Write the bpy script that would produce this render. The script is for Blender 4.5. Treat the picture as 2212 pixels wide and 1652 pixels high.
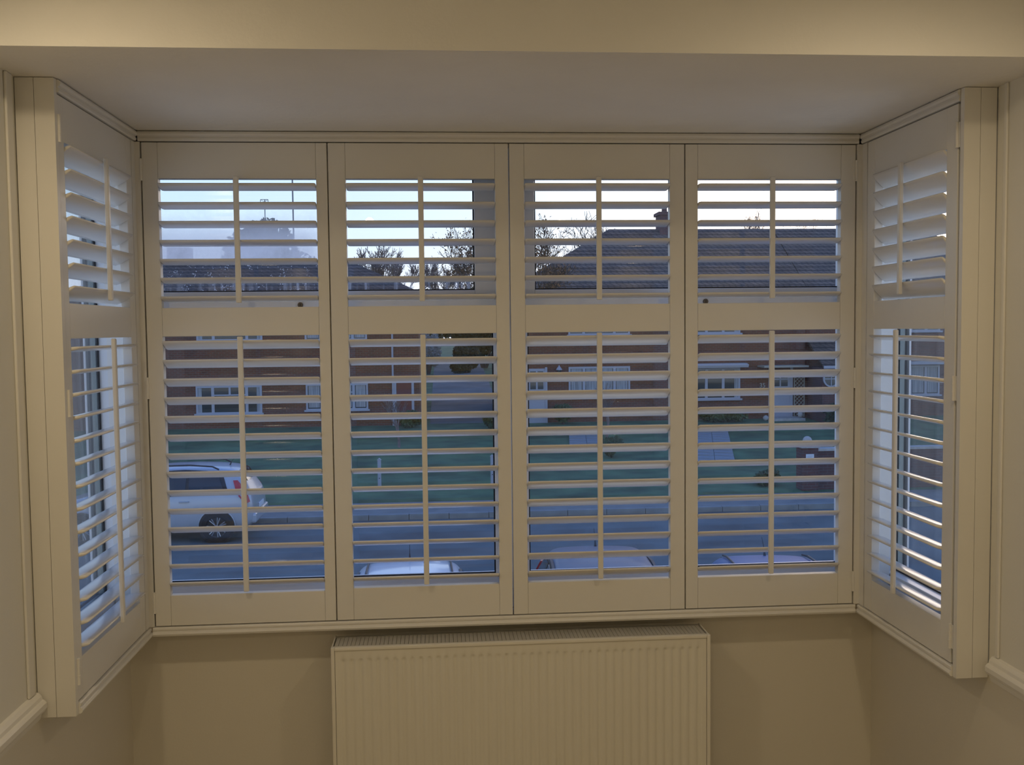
import bpy, bmesh, math, random
from mathutils import Vector, Matrix

for o in list(bpy.data.objects):
    bpy.data.objects.remove(o, do_unlink=True)
SC = bpy.context.scene
COL = SC.collection
PI = math.pi

# ------------------------------------------------------------------ camera
cd = bpy.data.cameras.new('camera')
cam = bpy.data.objects.new('camera', cd)
COL.objects.link(cam)
cd.sensor_fit = 'HORIZONTAL'
cd.sensor_width = 36.0
cd.lens = 36.0 * 2104.15 / 2212.0
cd.clip_start = 0.05
cd.clip_end = 1000
_r = Vector((0.9969622, -0.07714177, -0.01074781))
_d = Vector((-0.0149598, -0.0542322, -0.99841628))
_f = Vector((0.07643672, 0.99554408, -0.05522148))
mw = Matrix((
    (_r.x, -_d.x, -_f.x, -0.22824),
    (_r.y, -_d.y, -_f.y, -3.01244),
    (_r.z, -_d.z, -_f.z, 1.7),
    (0, 0, 0, 1)))
cam.matrix_world = mw
SC.camera = cam

# ------------------------------------------------------------------ view / exposure
SC.view_settings.view_transform = 'Standard'
SC.view_settings.look = 'None'
SC.view_settings.gamma = 1.0
SC.view_settings.use_curve_mapping = False
SC.view_settings.exposure = 0.0

# ------------------------------------------------------------------ sky (dusk: pale horizon, blue overhead, afterglow where the sun has set)
SKY = 1.0
world = bpy.data.worlds.new('dusk_sky')
SC.world = world
world.use_nodes = True
nt = world.node_tree
nt.nodes.clear()
wo = nt.nodes.new('ShaderNodeOutputWorld')
bg = nt.nodes.new('ShaderNodeBackground')
tc = nt.nodes.new('ShaderNodeTexCoord')
sp = nt.nodes.new('ShaderNodeSeparateXYZ')
nt.links.new(tc.outputs['Generated'], sp.inputs[0])
rp = nt.nodes.new('ShaderNodeValToRGB')
rp.color_ramp.interpolation = 'EASE'
els = rp.color_ramp.elements
els[0].position = 0.0
els[0].color = (0.90, 1.02, 1.25, 1)
els[1].position = 1.0
els[1].color = (0.10, 0.235, 0.72, 1)
for pos, c in ((0.14, (0.66, 0.92, 1.2, 1)), (0.45, (0.20, 0.40, 1.0, 1))):
    e = els.new(pos)
    e.color = c
nt.links.new(sp.outputs['Z'], rp.inputs[0])
sd = Vector((math.sin(0.47), math.cos(0.47), 0.12)).normalized()
dt = nt.nodes.new('ShaderNodeVectorMath')
dt.operation = 'DOT_PRODUCT'
dt.inputs[1].default_value = sd
nt.links.new(tc.outputs['Generated'], dt.inputs[0])
mx = nt.nodes.new('ShaderNodeMath')
mx.operation = 'MAXIMUM'
mx.inputs[1].default_value = 0.0
nt.links.new(dt.outputs['Value'], mx.inputs[0])
glow = None
for power, col in ((9.0, (0.60, 0.45, 0.30)), (70.0, (5.6, 4.2, 2.9))):
    pw = nt.nodes.new('ShaderNodeMath')
    pw.operation = 'POWER'
    pw.inputs[1].default_value = power
    nt.links.new(mx.outputs[0], pw.inputs[0])
    sc_ = nt.nodes.new('ShaderNodeVectorMath')
    sc_.operation = 'SCALE'
    sc_.inputs[0].default_value = col
    nt.links.new(pw.outputs[0], sc_.inputs['Scale'])
    ad = nt.nodes.new('ShaderNodeVectorMath')
    ad.operation = 'ADD'
    nt.links.new((glow or rp).outputs[0], ad.inputs[0])
    nt.links.new(sc_.outputs[0], ad.inputs[1])
    glow = ad
nt.links.new(glow.outputs[0], bg.inputs['Color'])
bg.inputs['Strength'].default_value = SKY
nt.links.new(bg.outputs[0], wo.inputs['Surface'])

# ------------------------------------------------------------------ room lamps: ceiling downlights in two rows (the fittings stand further down)
LAMP = (1.0, 0.79, 0.50)
DOWNLIGHTS = [(-1.02, -1.42, 16.5), (0.78, -1.42, 13.5), (-0.7, -3.9, 30.0), (0.7, -3.9, 20.0)]
for (x, y, w) in DOWNLIGHTS:
    ld = bpy.data.lights.new('downlight_bulb', 'SPOT')
    ld.energy = w
    ld.color = LAMP
    ld.spot_size = math.radians(180)
    ld.spot_blend = 1.0
    ld.shadow_soft_size = 0.03
    lo = bpy.data.objects.new('downlight_bulb', ld)
    COL.objects.link(lo)
    lo.location = (x, y, 2.485)


# ================================================================== helpers
class MB:
    """collects boxes, prisms, tubes and free faces of ONE part"""

    def __init__(self):
        self.v = []
        self.f = []

    def add(self, vs, fs):
        n = len(self.v)
        self.v += [tuple(p) for p in vs]
        self.f += [tuple(i + n for i in q) for q in fs]
        return self

    def box(self, x0, x1, y0, y1, z0, z1):
        vs = [(x0, y0, z0), (x1, y0, z0), (x1, y1, z0), (x0, y1, z0),
              (x0, y0, z1), (x1, y0, z1), (x1, y1, z1), (x0, y1, z1)]
        return self.add(vs, [(0, 3, 2, 1), (4, 5, 6, 7), (0, 1, 5, 4), (1, 2, 6, 5), (2, 3, 7, 6), (3, 0, 4, 7)])

    def prism(self, poly, a, b, axis='x'):
        """poly: list of 2-D points; extruded from a to b along axis"""
        n = len(poly)

        def P(t, u, w):
            return {'x': (t, u, w), 'y': (u, t, w), 'z': (u, w, t)}[axis]
        vs = [P(a, *p) for p in poly] + [P(b, *p) for p in poly]
        fs = [(i, (i + 1) % n, n + (i + 1) % n, n + i) for i in range(n)]
        fs += [tuple(range(n - 1, -1, -1)), tuple(range(n, 2 * n))]
        return self.add(vs, fs)

    def tube(self, p0, p1, r0, r1=None, n=8, cap=True):
        r1 = r0 if r1 is None else r1
        p0, p1 = Vector(p0), Vector(p1)
        d = (p1 - p0).normalized()
        a = d.orthogonal().normalized()
        b = d.cross(a)
        vs = []
        for p, r in ((p0, r0), (p1, r1)):
            for i in range(n):
                t = 2 * PI * i / n
                vs.append(tuple(p + a * (r * math.cos(t)) + b * (r * math.sin(t))))
        fs = [(i, (i + 1) % n, n + (i + 1) % n, n + i) for i in range(n)]
        if cap:
            fs += [tuple(range(n - 1, -1, -1)), tuple(range(n, 2 * n))]
        return self.add(vs, fs)

    def lathe(self, prof, c=(0, 0, 0), axis='z', n=16):
        vs, fs = [], []
        for (r, h) in prof:
            for i in range(n):
                t = 2 * PI * i / n
                u, w = r * math.cos(t), r * math.sin(t)
                p = {'z': (u, w, h), 'y': (u, h, w), 'x': (h, u, w)}[axis]
                vs.append((p[0] + c[0], p[1] + c[1], p[2] + c[2]))
        for k in range(len(prof) - 1):
            for i in range(n):
                j = (i + 1) % n
                fs.append((k * n + i, k * n + j, (k + 1) * n + j, (k + 1) * n + i))
        fs.append(tuple(range(n - 1, -1, -1)))
        fs.append(tuple(range((len(prof) - 1) * n, len(prof) * n)))
        return self.add(vs, fs)

    def mesh(self, name, smooth=False):
        me = bpy.data.meshes.new(name)
        me.from_pydata(self.v, [], self.f)
        bm = bmesh.new()
        bm.from_mesh(me)
        bmesh.ops.recalc_face_normals(bm, faces=bm.faces)
        bm.to_mesh(me)
        bm.free()
        if smooth:
            for p in me.polygons:
                p.use_smooth = True
        me.update()
        return me


def obj(name, mb, m, parent=None, loc=(0, 0, 0), rot=(0, 0, 0), bevel=0.0, smooth=False, label=None, seg=2):
    me = mb if isinstance(mb, bpy.types.Mesh) else mb.mesh(name, smooth)
    o = bpy.data.objects.new(name, me)
    COL.objects.link(o)
    if m is not None and len(me.materials) == 0:
        me.materials.append(m)
    o.location = loc
    o.rotation_euler = rot
    if parent is not None:
        o.parent = parent
    if bevel:
        b = o.modifiers.new('bevel', 'BEVEL')
        b.width = bevel
        b.segments = seg
        b.limit_method = 'ANGLE'
        b.angle_limit = math.radians(40)
    if label:
        o['label'] = label
    return o


def empty(name, loc=(0, 0, 0), rz=0.0):
    o = bpy.data.objects.new(name, None)
    COL.objects.link(o)
    o.location = loc
    o.rotation_euler = (0, 0, rz)
    o.empty_display_size = 0.1
    return o


def tag(o, label, cat, group=None, kind=None):
    o['label'] = label
    o['category'] = cat
    if group:
        o['group'] = group
    if kind:
        o['kind'] = kind
    return o


def thing(name, label, cat, loc=(0, 0, 0), rz=0.0, group=None):
    return tag(empty(name, loc, rz), label, cat, group)


def struct(name, mb, m, **k):
    o = obj(name, mb, m, **k)
    o['kind'] = 'structure'
    return o


# ------------------------------------------------------------------ materials
def mat(name, col, rough=0.5, var=0.0, scale=8.0, bump=0.0, bscale=None, metal=0.0, spec=0.5, coat=0.0, stretch=None):
    m = bpy.data.materials.new(name)
    m.use_nodes = True
    t = m.node_tree
    b = t.nodes['Principled BSDF']
    b.inputs['Base Color'].default_value = (*col, 1)
    b.inputs['Roughness'].default_value = rough
    b.inputs['Metallic'].default_value = metal
    b.inputs['Specular IOR Level'].default_value = spec
    if coat:
        b.inputs['Coat Weight'].default_value = coat
        b.inputs['Coat Roughness'].default_value = 0.08
    if var or bump:
        c = t.nodes.new('ShaderNodeTexCoord')
        mp = t.nodes.new('ShaderNodeMapping')
        if stretch:
            mp.inputs['Scale'].default_value = stretch
        t.links.new(c.outputs['Object'], mp.inputs[0])
    if var:
        n = t.nodes.new('ShaderNodeTexNoise')
        n.inputs['Scale'].default_value = scale
        n.inputs['Detail'].default_value = 5
        t.links.new(mp.outputs[0], n.inputs['Vector'])
        r = t.nodes.new('ShaderNodeValToRGB')
        r.color_ramp.elements[0].position = 0.3
        r.color_ramp.elements[1].position = 0.7
        r.color_ramp.elements[0].color = (*[x * (1 - var) for x in col], 1)
        r.color_ramp.elements[1].color = (*[min(1, x * (1 + var)) for x in col], 1)
        t.links.new(n.outputs['Fac'], r.inputs[0])
        t.links.new(r.outputs[0], b.inputs['Base Color'])
    if bump:
        n2 = t.nodes.new('ShaderNodeTexNoise')
        n2.inputs['Scale'].default_value = bscale or scale * 6
        n2.inputs['Detail'].default_value = 4
        t.links.new(mp.outputs[0], n2.inputs['Vector'])
        bp_ = t.nodes.new('ShaderNodeBump')
        bp_.inputs['Strength'].default_value = bump
        bp_.inputs['Distance'].default_value = 0.01
        t.links.new(n2.outputs['Fac'], bp_.inputs['Height'])
        t.links.new(bp_.outputs[0], b.inputs['Normal'])
    return m


def mat_wall():
    """off-white above the dado rail, cream below it: two coats of paint"""
    m = mat('wall_paint', (0.74, 0.68, 0.55), 0.6, bump=0.05, bscale=160)
    t = m.node_tree
    b = t.nodes['Principled BSDF']
    g = t.nodes.new('ShaderNodeNewGeometry')
    s = t.nodes.new('ShaderNodeSeparateXYZ')
    t.links.new(g.outputs['Position'], s.inputs[0])
    gt = t.nodes.new('ShaderNodeMath')
    gt.operation = 'GREATER_THAN'
    gt.inputs[1].default_value = 0.80
    t.links.new(s.outputs['Z'], gt.inputs[0])
    mxn = t.nodes.new('ShaderNodeMix')
    mxn.data_type = 'RGBA'
    mxn.inputs['A'].default_value = (0.75, 0.71, 0.62, 1)
    mxn.inputs['B'].default_value = (0.80, 0.78, 0.71, 1)
    t.links.new(gt.outputs[0], mxn.inputs['Factor'])
    t.links.new(mxn.outputs['Result'], b.inputs['Base Color'])
    return m


def mat_brick(name, c1, c2, mortar, sx=1.0):
    m = bpy.data.materials.new(name)
    m.use_nodes = True
    t = m.node_tree
    b = t.nodes['Principled BSDF']
    b.inputs['Roughness'].default_value = 0.9
    g = t.nodes.new('ShaderNodeNewGeometry')
    s = t.nodes.new('ShaderNodeSeparateXYZ')
    t.links.new(g.outputs['Position'], s.inputs[0])
    ad = t.nodes.new('ShaderNodeMath')
    t.links.new(s.outputs['X'], ad.inputs[0])
    t.links.new(s.outputs['Y'], ad.inputs[1])
    cb = t.nodes.new('ShaderNodeCombineXYZ')
    t.links.new(ad.outputs[0], cb.inputs[0])
    t.links.new(s.outputs['Z'], cb.inputs[1])
    br = t.nodes.new('ShaderNodeTexBrick')
    br.inputs['Color1'].default_value = (*c1, 1)
    br.inputs['Color2'].default_value = (*c2, 1)
    br.inputs['Mortar'].default_value = (*mortar, 1)
    br.inputs['Scale'].default_value = 1.0
    br.inputs['Mortar Size'].default_value = 0.010
    br.inputs['Brick Width'].default_value = 0.225 * sx
    br.inputs['Row Height'].default_value = 0.075 * sx
    t.links.new(cb.outputs[0], br.inputs['Vector'])
    n = t.nodes.new('ShaderNodeTexNoise')
    n.inputs['Scale'].default_value = 1.3
    n.inputs['Detail'].default_value = 6
    t.links.new(g.outputs['Position'], n.inputs['Vector'])
    mp = t.nodes.new('ShaderNodeMapRange')
    mp.inputs['To Min'].default_value = 0.65
    mp.inputs['To Max'].default_value = 1.3
    t.links.new(n.outputs['Fac'], mp.inputs['Value'])
    mu = t.nodes.new('ShaderNodeVectorMath')
    mu.operation = 'SCALE'
    t.links.new(br.outputs['Color'], mu.inputs[0])
    t.links.new(mp.outputs[0], mu.inputs['Scale'])
    t.links.new(mu.outputs[0], b.inputs['Base Color'])
    return m


def mat_tiles(name, col):
    m = mat_brick(name, col, [c * 1.35 for c in col], [c * 0.35 for c in col])
    for n in m.node_tree.nodes:
        if n.type == 'TEX_BRICK':
            n.inputs['Brick Width'].default_value = 0.25
            n.inputs['Row Height'].default_value = 0.16
            n.inputs['Mortar Size'].default_value = 0.02
    return m


def mat_glass(name, refl=0.04, tint=(1, 1, 1), fog=None):
    m = bpy.data.materials.new(name)
    m.use_nodes = True
    t = m.node_tree
    t.nodes.clear()
    out = t.nodes.new('ShaderNodeOutputMaterial')
    tr = t.nodes.new('ShaderNodeBsdfTransparent')
    tr.inputs['Color'].default_value = (*tint, 1)
    gl = t.nodes.new('ShaderNodeBsdfGlossy')
    gl.inputs['Roughness'].default_value = 0.0
    lw = t.nodes.new('ShaderNodeLayerWeight')
    lw.inputs['Blend'].default_value = 0.5
    pw = t.nodes.new('ShaderNodeMath')
    pw.operation = 'POWER'
    pw.inputs[1].default_value = 5.0
    t.links.new(lw.outputs['Facing'], pw.inputs[0])
    ma = t.nodes.new('ShaderNodeMath')
    ma.operation = 'MULTIPLY_ADD'
    ma.inputs[1].default_value = 1 - refl
    ma.inputs[2].default_value = refl
    t.links.new(pw.outputs[0], ma.inputs[0])
    ms = t.nodes.new('ShaderNodeMixShader')
    t.links.new(ma.outputs[0], ms.inputs[0])
    t.links.new(tr.outputs[0], ms.inputs[1])
    t.links.new(gl.outputs[0], ms.inputs[2])
    last = ms
    if fog:
        # condensation: fog band (pane-local z), with a ragged edge, and droplets below it
        c = t.nodes.new('ShaderNodeTexCoord')
        s = t.nodes.new('ShaderNodeSeparateXYZ')
        t.links.new(c.outputs['Object'], s.inputs[0])
        n = t.nodes.new('ShaderNodeTexNoise')
        n.inputs['Scale'].default_value = 9
        n.inputs['Detail'].default_value = 8
        n.inputs['Roughness'].default_value = 0.65
        t.links.new(c.outputs['Object'], n.inputs['Vector'])

        def math_(op, a, b_, clamp=False):
            k = t.nodes.new('ShaderNodeMath')
            k.operation = op
            k.use_clamp = clamp
            for i, q in enumerate((a, b_)):
                if isinstance(q, (int, float)):
                    k.inputs[i].default_value = q
                else:
                    t.links.new(q, k.inputs[i])
            return k.outputs[0]
        zt, zb, xf0, xf1, amt, low = fog
        jit = math_('MULTIPLY', math_('SUBTRACT', n.outputs['Fac'], 0.5), 0.13)
        zz = math_('ADD', s.outputs['Z'], jit)
        up = t.nodes.new('ShaderNodeMapRange')       # fades out upwards
        up.interpolation_type = 'SMOOTHSTEP'
        up.inputs['From Min'].default_value = zt + 0.05
        up.inputs['From Max'].default_value = zt - 0.10
        t.links.new(zz, up.inputs['Value'])
        n3 = t.nodes.new('ShaderNodeTexNoise')
        n3.inputs['Scale'].default_value = 40
        n3.inputs['Detail'].default_value = 4
        t.links.new(c.outputs['Object'], n3.inputs['Vector'])
        zz2 = math_('ADD', s.outputs['Z'], math_('MULTIPLY', math_('SUBTRACT', n3.outputs['Fac'], 0.5), 0.035))
        dn = t.nodes.new('ShaderNodeMapRange')       # ends sharply below
        dn.interpolation_type = 'SMOOTHSTEP'
        dn.inputs['From Min'].default_value = zb - 0.006
        dn.inputs['From Max'].default_value = zb + 0.006
        t.links.new(zz2, dn.inputs['Value'])
        side = t.nodes.new('ShaderNodeMapRange')
        side.interpolation_type = 'SMOOTHSTEP'
        side.inputs['From Min'].default_value = xf1
        side.inputs['From Max'].default_value = xf0
        t.links.new(math_('ADD', s.outputs['X'], math_('MULTIPLY', jit, 1.5)), side.inputs['Value'])
        band = math_('MULTIPLY', math_('MULTIPLY', up.outputs[0], dn.outputs[0]), side.outputs[0])
        # droplets and run marks
        mp = t.nodes.new('ShaderNodeMapping')
        mp.inputs['Scale'].default_value = (150, 150, 150)
        t.links.new(c.outputs['Object'], mp.inputs[0])
        v = t.nodes.new('ShaderNodeTexVoronoi')
        v.inputs['Scale'].default_value = 1.0
        t.links.new(mp.outputs[0], v.inputs['Vector'])
        dr = math_('LESS_THAN', v.outputs['Distance'], 0.26)
        pick = math_('GREATER_THAN', n3.outputs['Fac'], 0.55)
        drops = math_('MULTIPLY', math_('MULTIPLY', dr, pick), 0.5)
        mp2 = t.nodes.new('ShaderNodeMapping')
        mp2.inputs['Scale'].default_value = (70, 70, 5)
        t.links.new(c.outputs['Object'], mp2.inputs[0])
        st = t.nodes.new('ShaderNodeTexNoise')
        st.inputs['Scale'].default_value = 1.0
        st.inputs['Detail'].default_value = 3
        t.links.new(mp2.outputs[0], st.inputs['Vector'])
        runs = t.nodes.new('ShaderNodeMapRange')
        runs.inputs['From Min'].default_value = 0.5
        runs.inputs['From Max'].default_value = 0.8
        runs.inputs['To Max'].default_value = 0.35
        t.links.new(st.outputs['Fac'], runs.inputs['Value'])
        lowz = t.nodes.new('ShaderNodeMapRange')
        lowz.inputs['From Min'].default_value = low + 0.05
        lowz.inputs['From Max'].default_value = low + 0.02
        t.links.new(s.outputs['Z'], lowz.inputs['Value'])
        runs_low = math_('MULTIPLY', runs.outputs[0], lowz.outputs[0])
        below = math_('MULTIPLY', math_('SUBTRACT', 1.0, dn.outputs[0]), side.outputs[0])
        tex = t.nodes.new('ShaderNodeMapRange')
        tex.inputs['From Min'].default_value = 0.25
        tex.inputs['From Max'].default_value = 0.75
        tex.inputs['To Min'].default_value = amt * 0.5
        tex.inputs['To Max'].default_value = amt
        t.links.new(n.outputs['Fac'], tex.inputs['Value'])
        tot = math_('ADD', math_('MULTIPLY', band, tex.outputs[0]),
                    math_('ADD', math_('MULTIPLY', drops, below), runs_low), True)
        df = t.nodes.new('ShaderNodeBsdfTranslucent')
        df.inputs['Color'].default_value = (0.9, 0.92, 0.95, 1)
        m2 = t.nodes.new('ShaderNodeMixShader')
        t.links.new(tot, m2.inputs[0])
        t.links.new(ms.outputs[0], m2.inputs[1])
        t.links.new(df.outputs[0], m2.inputs[2])
        last = m2
    t.links.new(last.outputs[0], out.inputs['Surface'])
    return m


M = {}
M['white'] = mat('white_satin_paint', (0.82, 0.80, 0.75), 0.38, var=0.02, scale=3, bump=0.012, bscale=90)
M['louvre'] = mat('louvre_satin_paint', (0.82, 0.80, 0.76), 0.20)
M['wall'] = mat_wall()
M['ceil'] = mat('ceiling_emulsion', (0.90, 0.87, 0.81), 0.8, var=0.04, scale=2.5, bump=0.12, bscale=45)
M['beam'] = mat('beam_emulsion', (0.87, 0.86, 0.84), 0.7, var=0.02, scale=2, bump=0.05, bscale=120)
M['carpet'] = mat('carpet', (0.56, 0.51, 0.43), 0.95, var=0.15, scale=60, bump=0.4, bscale=300)
M['upvc'] = mat('white_upvc', (0.80, 0.81, 0.82), 0.3)
M['gasket'] = mat('black_rubber', (0.012, 0.013, 0.016), 0.5)
M['spacer'] = mat('spacer_bar', (0.30, 0.36, 0.36), 0.4, metal=0.3)
M['lock'] = mat('brass_lock', (0.16, 0.13, 0.10), 0.35, metal=0.8)
M['dark'] = mat('dark_recess', (0.02, 0.02, 0.02), 0.8)
M['rad'] = mat('radiator_enamel', (0.82, 0.79, 0.70), 0.3)
M['radgrille'] = mat('radiator_grille', (0.52, 0.50, 0.45), 0.4)
M['glass'] = mat_glass('window_glass', 0.04)
M['glass_fog'] = mat_glass('misted_window_glass', 0.04, fog=(2.045, 1.916, -0.66, -0.50, 0.85, 1.83))
M['brick'] = mat_brick('red_brick', (0.20, 0.062, 0.033), (0.145, 0.052, 0.03), (0.17, 0.125, 0.09))
M['brick_dark'] = mat_brick('dark_brick', (0.15, 0.055, 0.045), (0.11, 0.05, 0.045), (0.14, 0.10, 0.09))
M['tiles'] = mat_tiles('roof_tiles', (0.125, 0.086, 0.062))
M['tiles2'] = mat_tiles('roof_tiles_b', (0.175, 0.120, 0.084))
M['render_w'] = mat('white_house_paint', (0.44, 0.43, 0.46), 0.5)
M['cream_w'] = mat('cream_house_paint', (0.42, 0.38, 0.30), 0.6)
M['hglass'] = mat('house_window_glass', (0.035, 0.05, 0.05), 0.05, spec=0.6)
M['curtain'] = mat('net_curtain', (0.36, 0.36, 0.36), 0.9, var=0.35, scale=5, stretch=(6, 6, 0.2))
M['asphalt'] = mat('asphalt', (0.145, 0.16, 0.145), 0.9, var=0.25, scale=0.9)
M['pave'] = mat('pavement', (0.24, 0.23, 0.20), 0.9, var=0.15, scale=2)
M['slab'] = mat('paving_slab', (0.30, 0.30, 0.29), 0.9, var=0.15, scale=3)
M['kerb'] = mat('kerb_stone', (0.28, 0.27, 0.24), 0.9, var=0.15, scale=3)
M['drive'] = mat('concrete_drive', (0.20, 0.20, 0.18), 0.9, var=0.2, scale=1.2)
M['grass'] = mat('grass', (0.085, 0.150, 0.062), 0.95, var=0.45, scale=1.1)
M['earth'] = mat('field', (0.08, 0.11, 0.055), 1.0, var=0.3, scale=0.2)
M['leaf_dark'] = mat('evergreen_leaf', (0.035, 0.060, 0.026), 0.8, var=0.4, scale=3)
M['leaf'] = mat('shrub_leaf', (0.075, 0.11, 0.04), 0.8, var=0.4, scale=3)
M['leaf_brown'] = mat('dry_leaf', (0.26, 0.13, 0.05), 0.8, var=0.4, scale=3)
M['plume'] = mat('pale_plume', (0.40, 0.38, 0.33), 0.9, var=0.2, scale=3)
M['bark'] = mat('bark', (0.10, 0.075, 0.055), 0.95, var=0.3, scale=6)
M['bark_pale_hazed'] = mat('pale_and_hazed_bark', (0.24, 0.18, 0.16), 0.95, var=0.3, scale=6)  # pale sapling bark; for distant trees, haze and glow put into the colour
M['wood'] = mat('fence_wood', (0.09, 0.06, 0.045), 0.9, var=0.3, scale=4)
M['metal'] = mat('grey_metal', (0.20, 0.21, 0.22), 0.5, metal=0.5)
M['stone'] = mat('pale_stone', (0.50, 0.46, 0.40), 0.8, var=0.15, scale=8)
M['tyre'] = mat('tyre', (0.015, 0.015, 0.016), 0.8)
M['alloy'] = mat('alloy', (0.45, 0.46, 0.48), 0.3, metal=0.7)
M['black'] = mat('black_plastic', (0.012, 0.012, 0.014), 0.45)
M['cglass'] = mat('car_glass', (0.012, 0.016, 0.016), 0.04, spec=0.7)
M['red'] = mat('red_lamp', (0.55, 0.02, 0.02), 0.15, coat=0.5)
M['clearlamp'] = mat('clear_lamp', (0.55, 0.6, 0.62), 0.1, coat=0.5)
M['car_white'] = mat('white_car_paint', (0.80, 0.80, 0.80), 0.3, coat=0.6)
M['car_silver'] = mat('silver_car_paint', (0.17, 0.19, 0.22), 0.5, coat=0.1, spec=0.3)
M['car_pale'] = mat('pale_silver_car_paint', (0.48, 0.48, 0.49), 0.3, metal=0.15, coat=0.6)
M['car_blue'] = mat('blue_grey_car_paint', (0.13, 0.20, 0.34), 0.45, coat=0.15, spec=0.3)
M['notice'] = mat('white_notice', (0.75, 0.75, 0.75), 0.6)
M['ink'] = mat('grey_ink', (0.35, 0.35, 0.36), 0.8)

# ================================================================== ROOM SHELL
WX = 1.205          # side walls
WY = 0.088          # wall under the window
CB = 2.300          # ceiling of the bay
CM = 2.52           # ceiling of the room
struct('floor', MB().box(-1.36, 1.36, -5.2, 0.24, -0.15, 0.0), M['carpet'])
for s, nm in ((-1, 'wall_left'), (1, 'wall_right')):
    mb = MB()
    a, b = sorted((s * WX, s * 1.36))
    mb.box(a, b, -5.2, -0.603, 0.0, CM)
    mb.box(a, b, -0.603, 0.24, 0.0, 0.798)
    mb.box(a, b, -0.603, 0.24, CB, CM)
    struct(nm, mb, M['wall'])
struct('wall_front', MB().box(-WX, WX, WY, 0.24, 0.0, 0.798), M['wall'])
struct('wall_back', MB().box(-WX, WX, -5.35, -5.2, 0.0, CM), M['wall'])
struct('ceiling', MB().box(-1.36, 1.36, -5.35, -0.87, CM, CM + 0.12), M['ceil'])
bay = struct('ceiling', MB().box(-WX, WX, -0.862, 0.24, CB, CM + 0.12), M['ceil'])
struct('trim_1', MB().box(-WX, WX, -0.870, -0.862, CB + 0.0005, CM), M['beam'])
# beads up the side walls beside the end posts, dado rails below them
for n, (s, y0, y1) in enumerate(((-1, -0.676, -0.642), (1, -0.652, -0.638))):
    a, b = sorted((s * WX, s * (WX - 0.007)))
    struct('trim_%d' % (n + 2), MB().box(a, b, y0, y1, 0.838, CB), M['white'], bevel=0.003)
for n, s in enumerate((-1, 1)):
    prof = [(WX, 0.770), (WX - 0.010, 0.772), (WX - 0.014, 0.786), (WX - 0.022, 0.792), (WX - 0.026, 0.800),
            (WX - 0.026, 0.812), (WX - 0.021, 0.818), (WX - 0.017, 0.820), (WX - 0.015, 0.828), (WX - 0.008, 0.836), (WX, 0.838)]
    poly = [(s * u, w) for u, w in prof]
    struct('trim_%d' % (n + 4), MB().prism(poly, -5.2, -0.628, 'y'), M['white'])
for s, nm in ((-1, 'baseboard_left'), (1, 'baseboard_right')):
    a, b = sorted((s * WX, s * (WX - 0.016)))
    struct(nm, MB().box(a, b, -5.2, WY - 0.016, 0, 0.11), M['white'], bevel=0.004)
struct('baseboard_front', MB().box(-WX + 0.016, WX - 0.016, WY - 0.016, WY, 0, 0.11), M['white'], bevel=0.004)

# downlight fittings for the room lamps
for i, (x, y, w) in enumerate(DOWNLIGHTS):
    t = thing('downlight', ('white recessed ceiling downlight nearest the left end of the bay beam', 'white recessed ceiling downlight nearest the right end of the bay beam',
                            'white recessed ceiling downlight at the back left of the room', 'white recessed ceiling downlight at the back right of the room')[i],
              'light', (x, y, CM), 0, 'ceiling downlights')
    obj('bezel', MB().lathe([(0.045, -0.006), (0.047, 0), (0.034, 0), (0.034, -0.006)], n=20), M['white'], t, smooth=False)

# ================================================================== SHUTTERS
H = 1.468
Z0 = 0.80
UP0, UP1 = 0.973, 1.359     # upper opening
LO0, LO1 = 0.101, 0.887     # lower opening
LZ = [0.860 - 0.0565 * i for i in range(14)]
UZ = [1.336 - 0.0562 * i for i in range(7)]
_lv = {}


def louvre_mesh(L):
    k = round(L, 4)
    if k not in _lv:
        mb = MB()
        n = 14
        prof = []
        for i in range(n):
            t = 2 * PI * i / n
            c, s = math.cos(t), math.sin(t)
            prof.append((0.032 * math.copysign(abs(c) ** 0.9, c), 0.0054 * math.copysign(abs(s) ** 0.8, s)))
        vs, fs = [], []
        rings = ((0.0, 0.9), (0.004, 1.0), (k - 0.004, 1.0), (k, 0.9))
        for x, q in rings:
            vs += [(x, a * q, b * q) for a, b in prof]
        for r in range(3):
            fs += [(r * n + i, r * n + (i + 1) % n, (r + 1) * n + (i + 1) % n, (r + 1) * n + i) for i in range(n)]
        fs += [tuple(range(n)), tuple(range(3 * n, 4 * n))]
        mb.add(vs, fs)
        me = mb.mesh('louvre', True)
        me.materials.append(M['louvre'])
        _lv[k] = me
    return _lv[k]


def hinge_mb():
    mb = MB()
    mb.tube((0, -0.003, -0.032), (0, -0.003, 0.032), 0.0042, n=8)
    for z in (-0.0325, -0.011, 0.0105, 0.0305):
        mb.tube((0, -0.003, z), (0, -0.003, z + 0.002), 0.005, n=8)
    mb.box(-0.011, 0.011, -0.0012, 0.0002, -0.032, 0.032)
    return mb


_hm = hinge_mb().mesh('hinge')
_hm.materials.append(M['white'])


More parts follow.
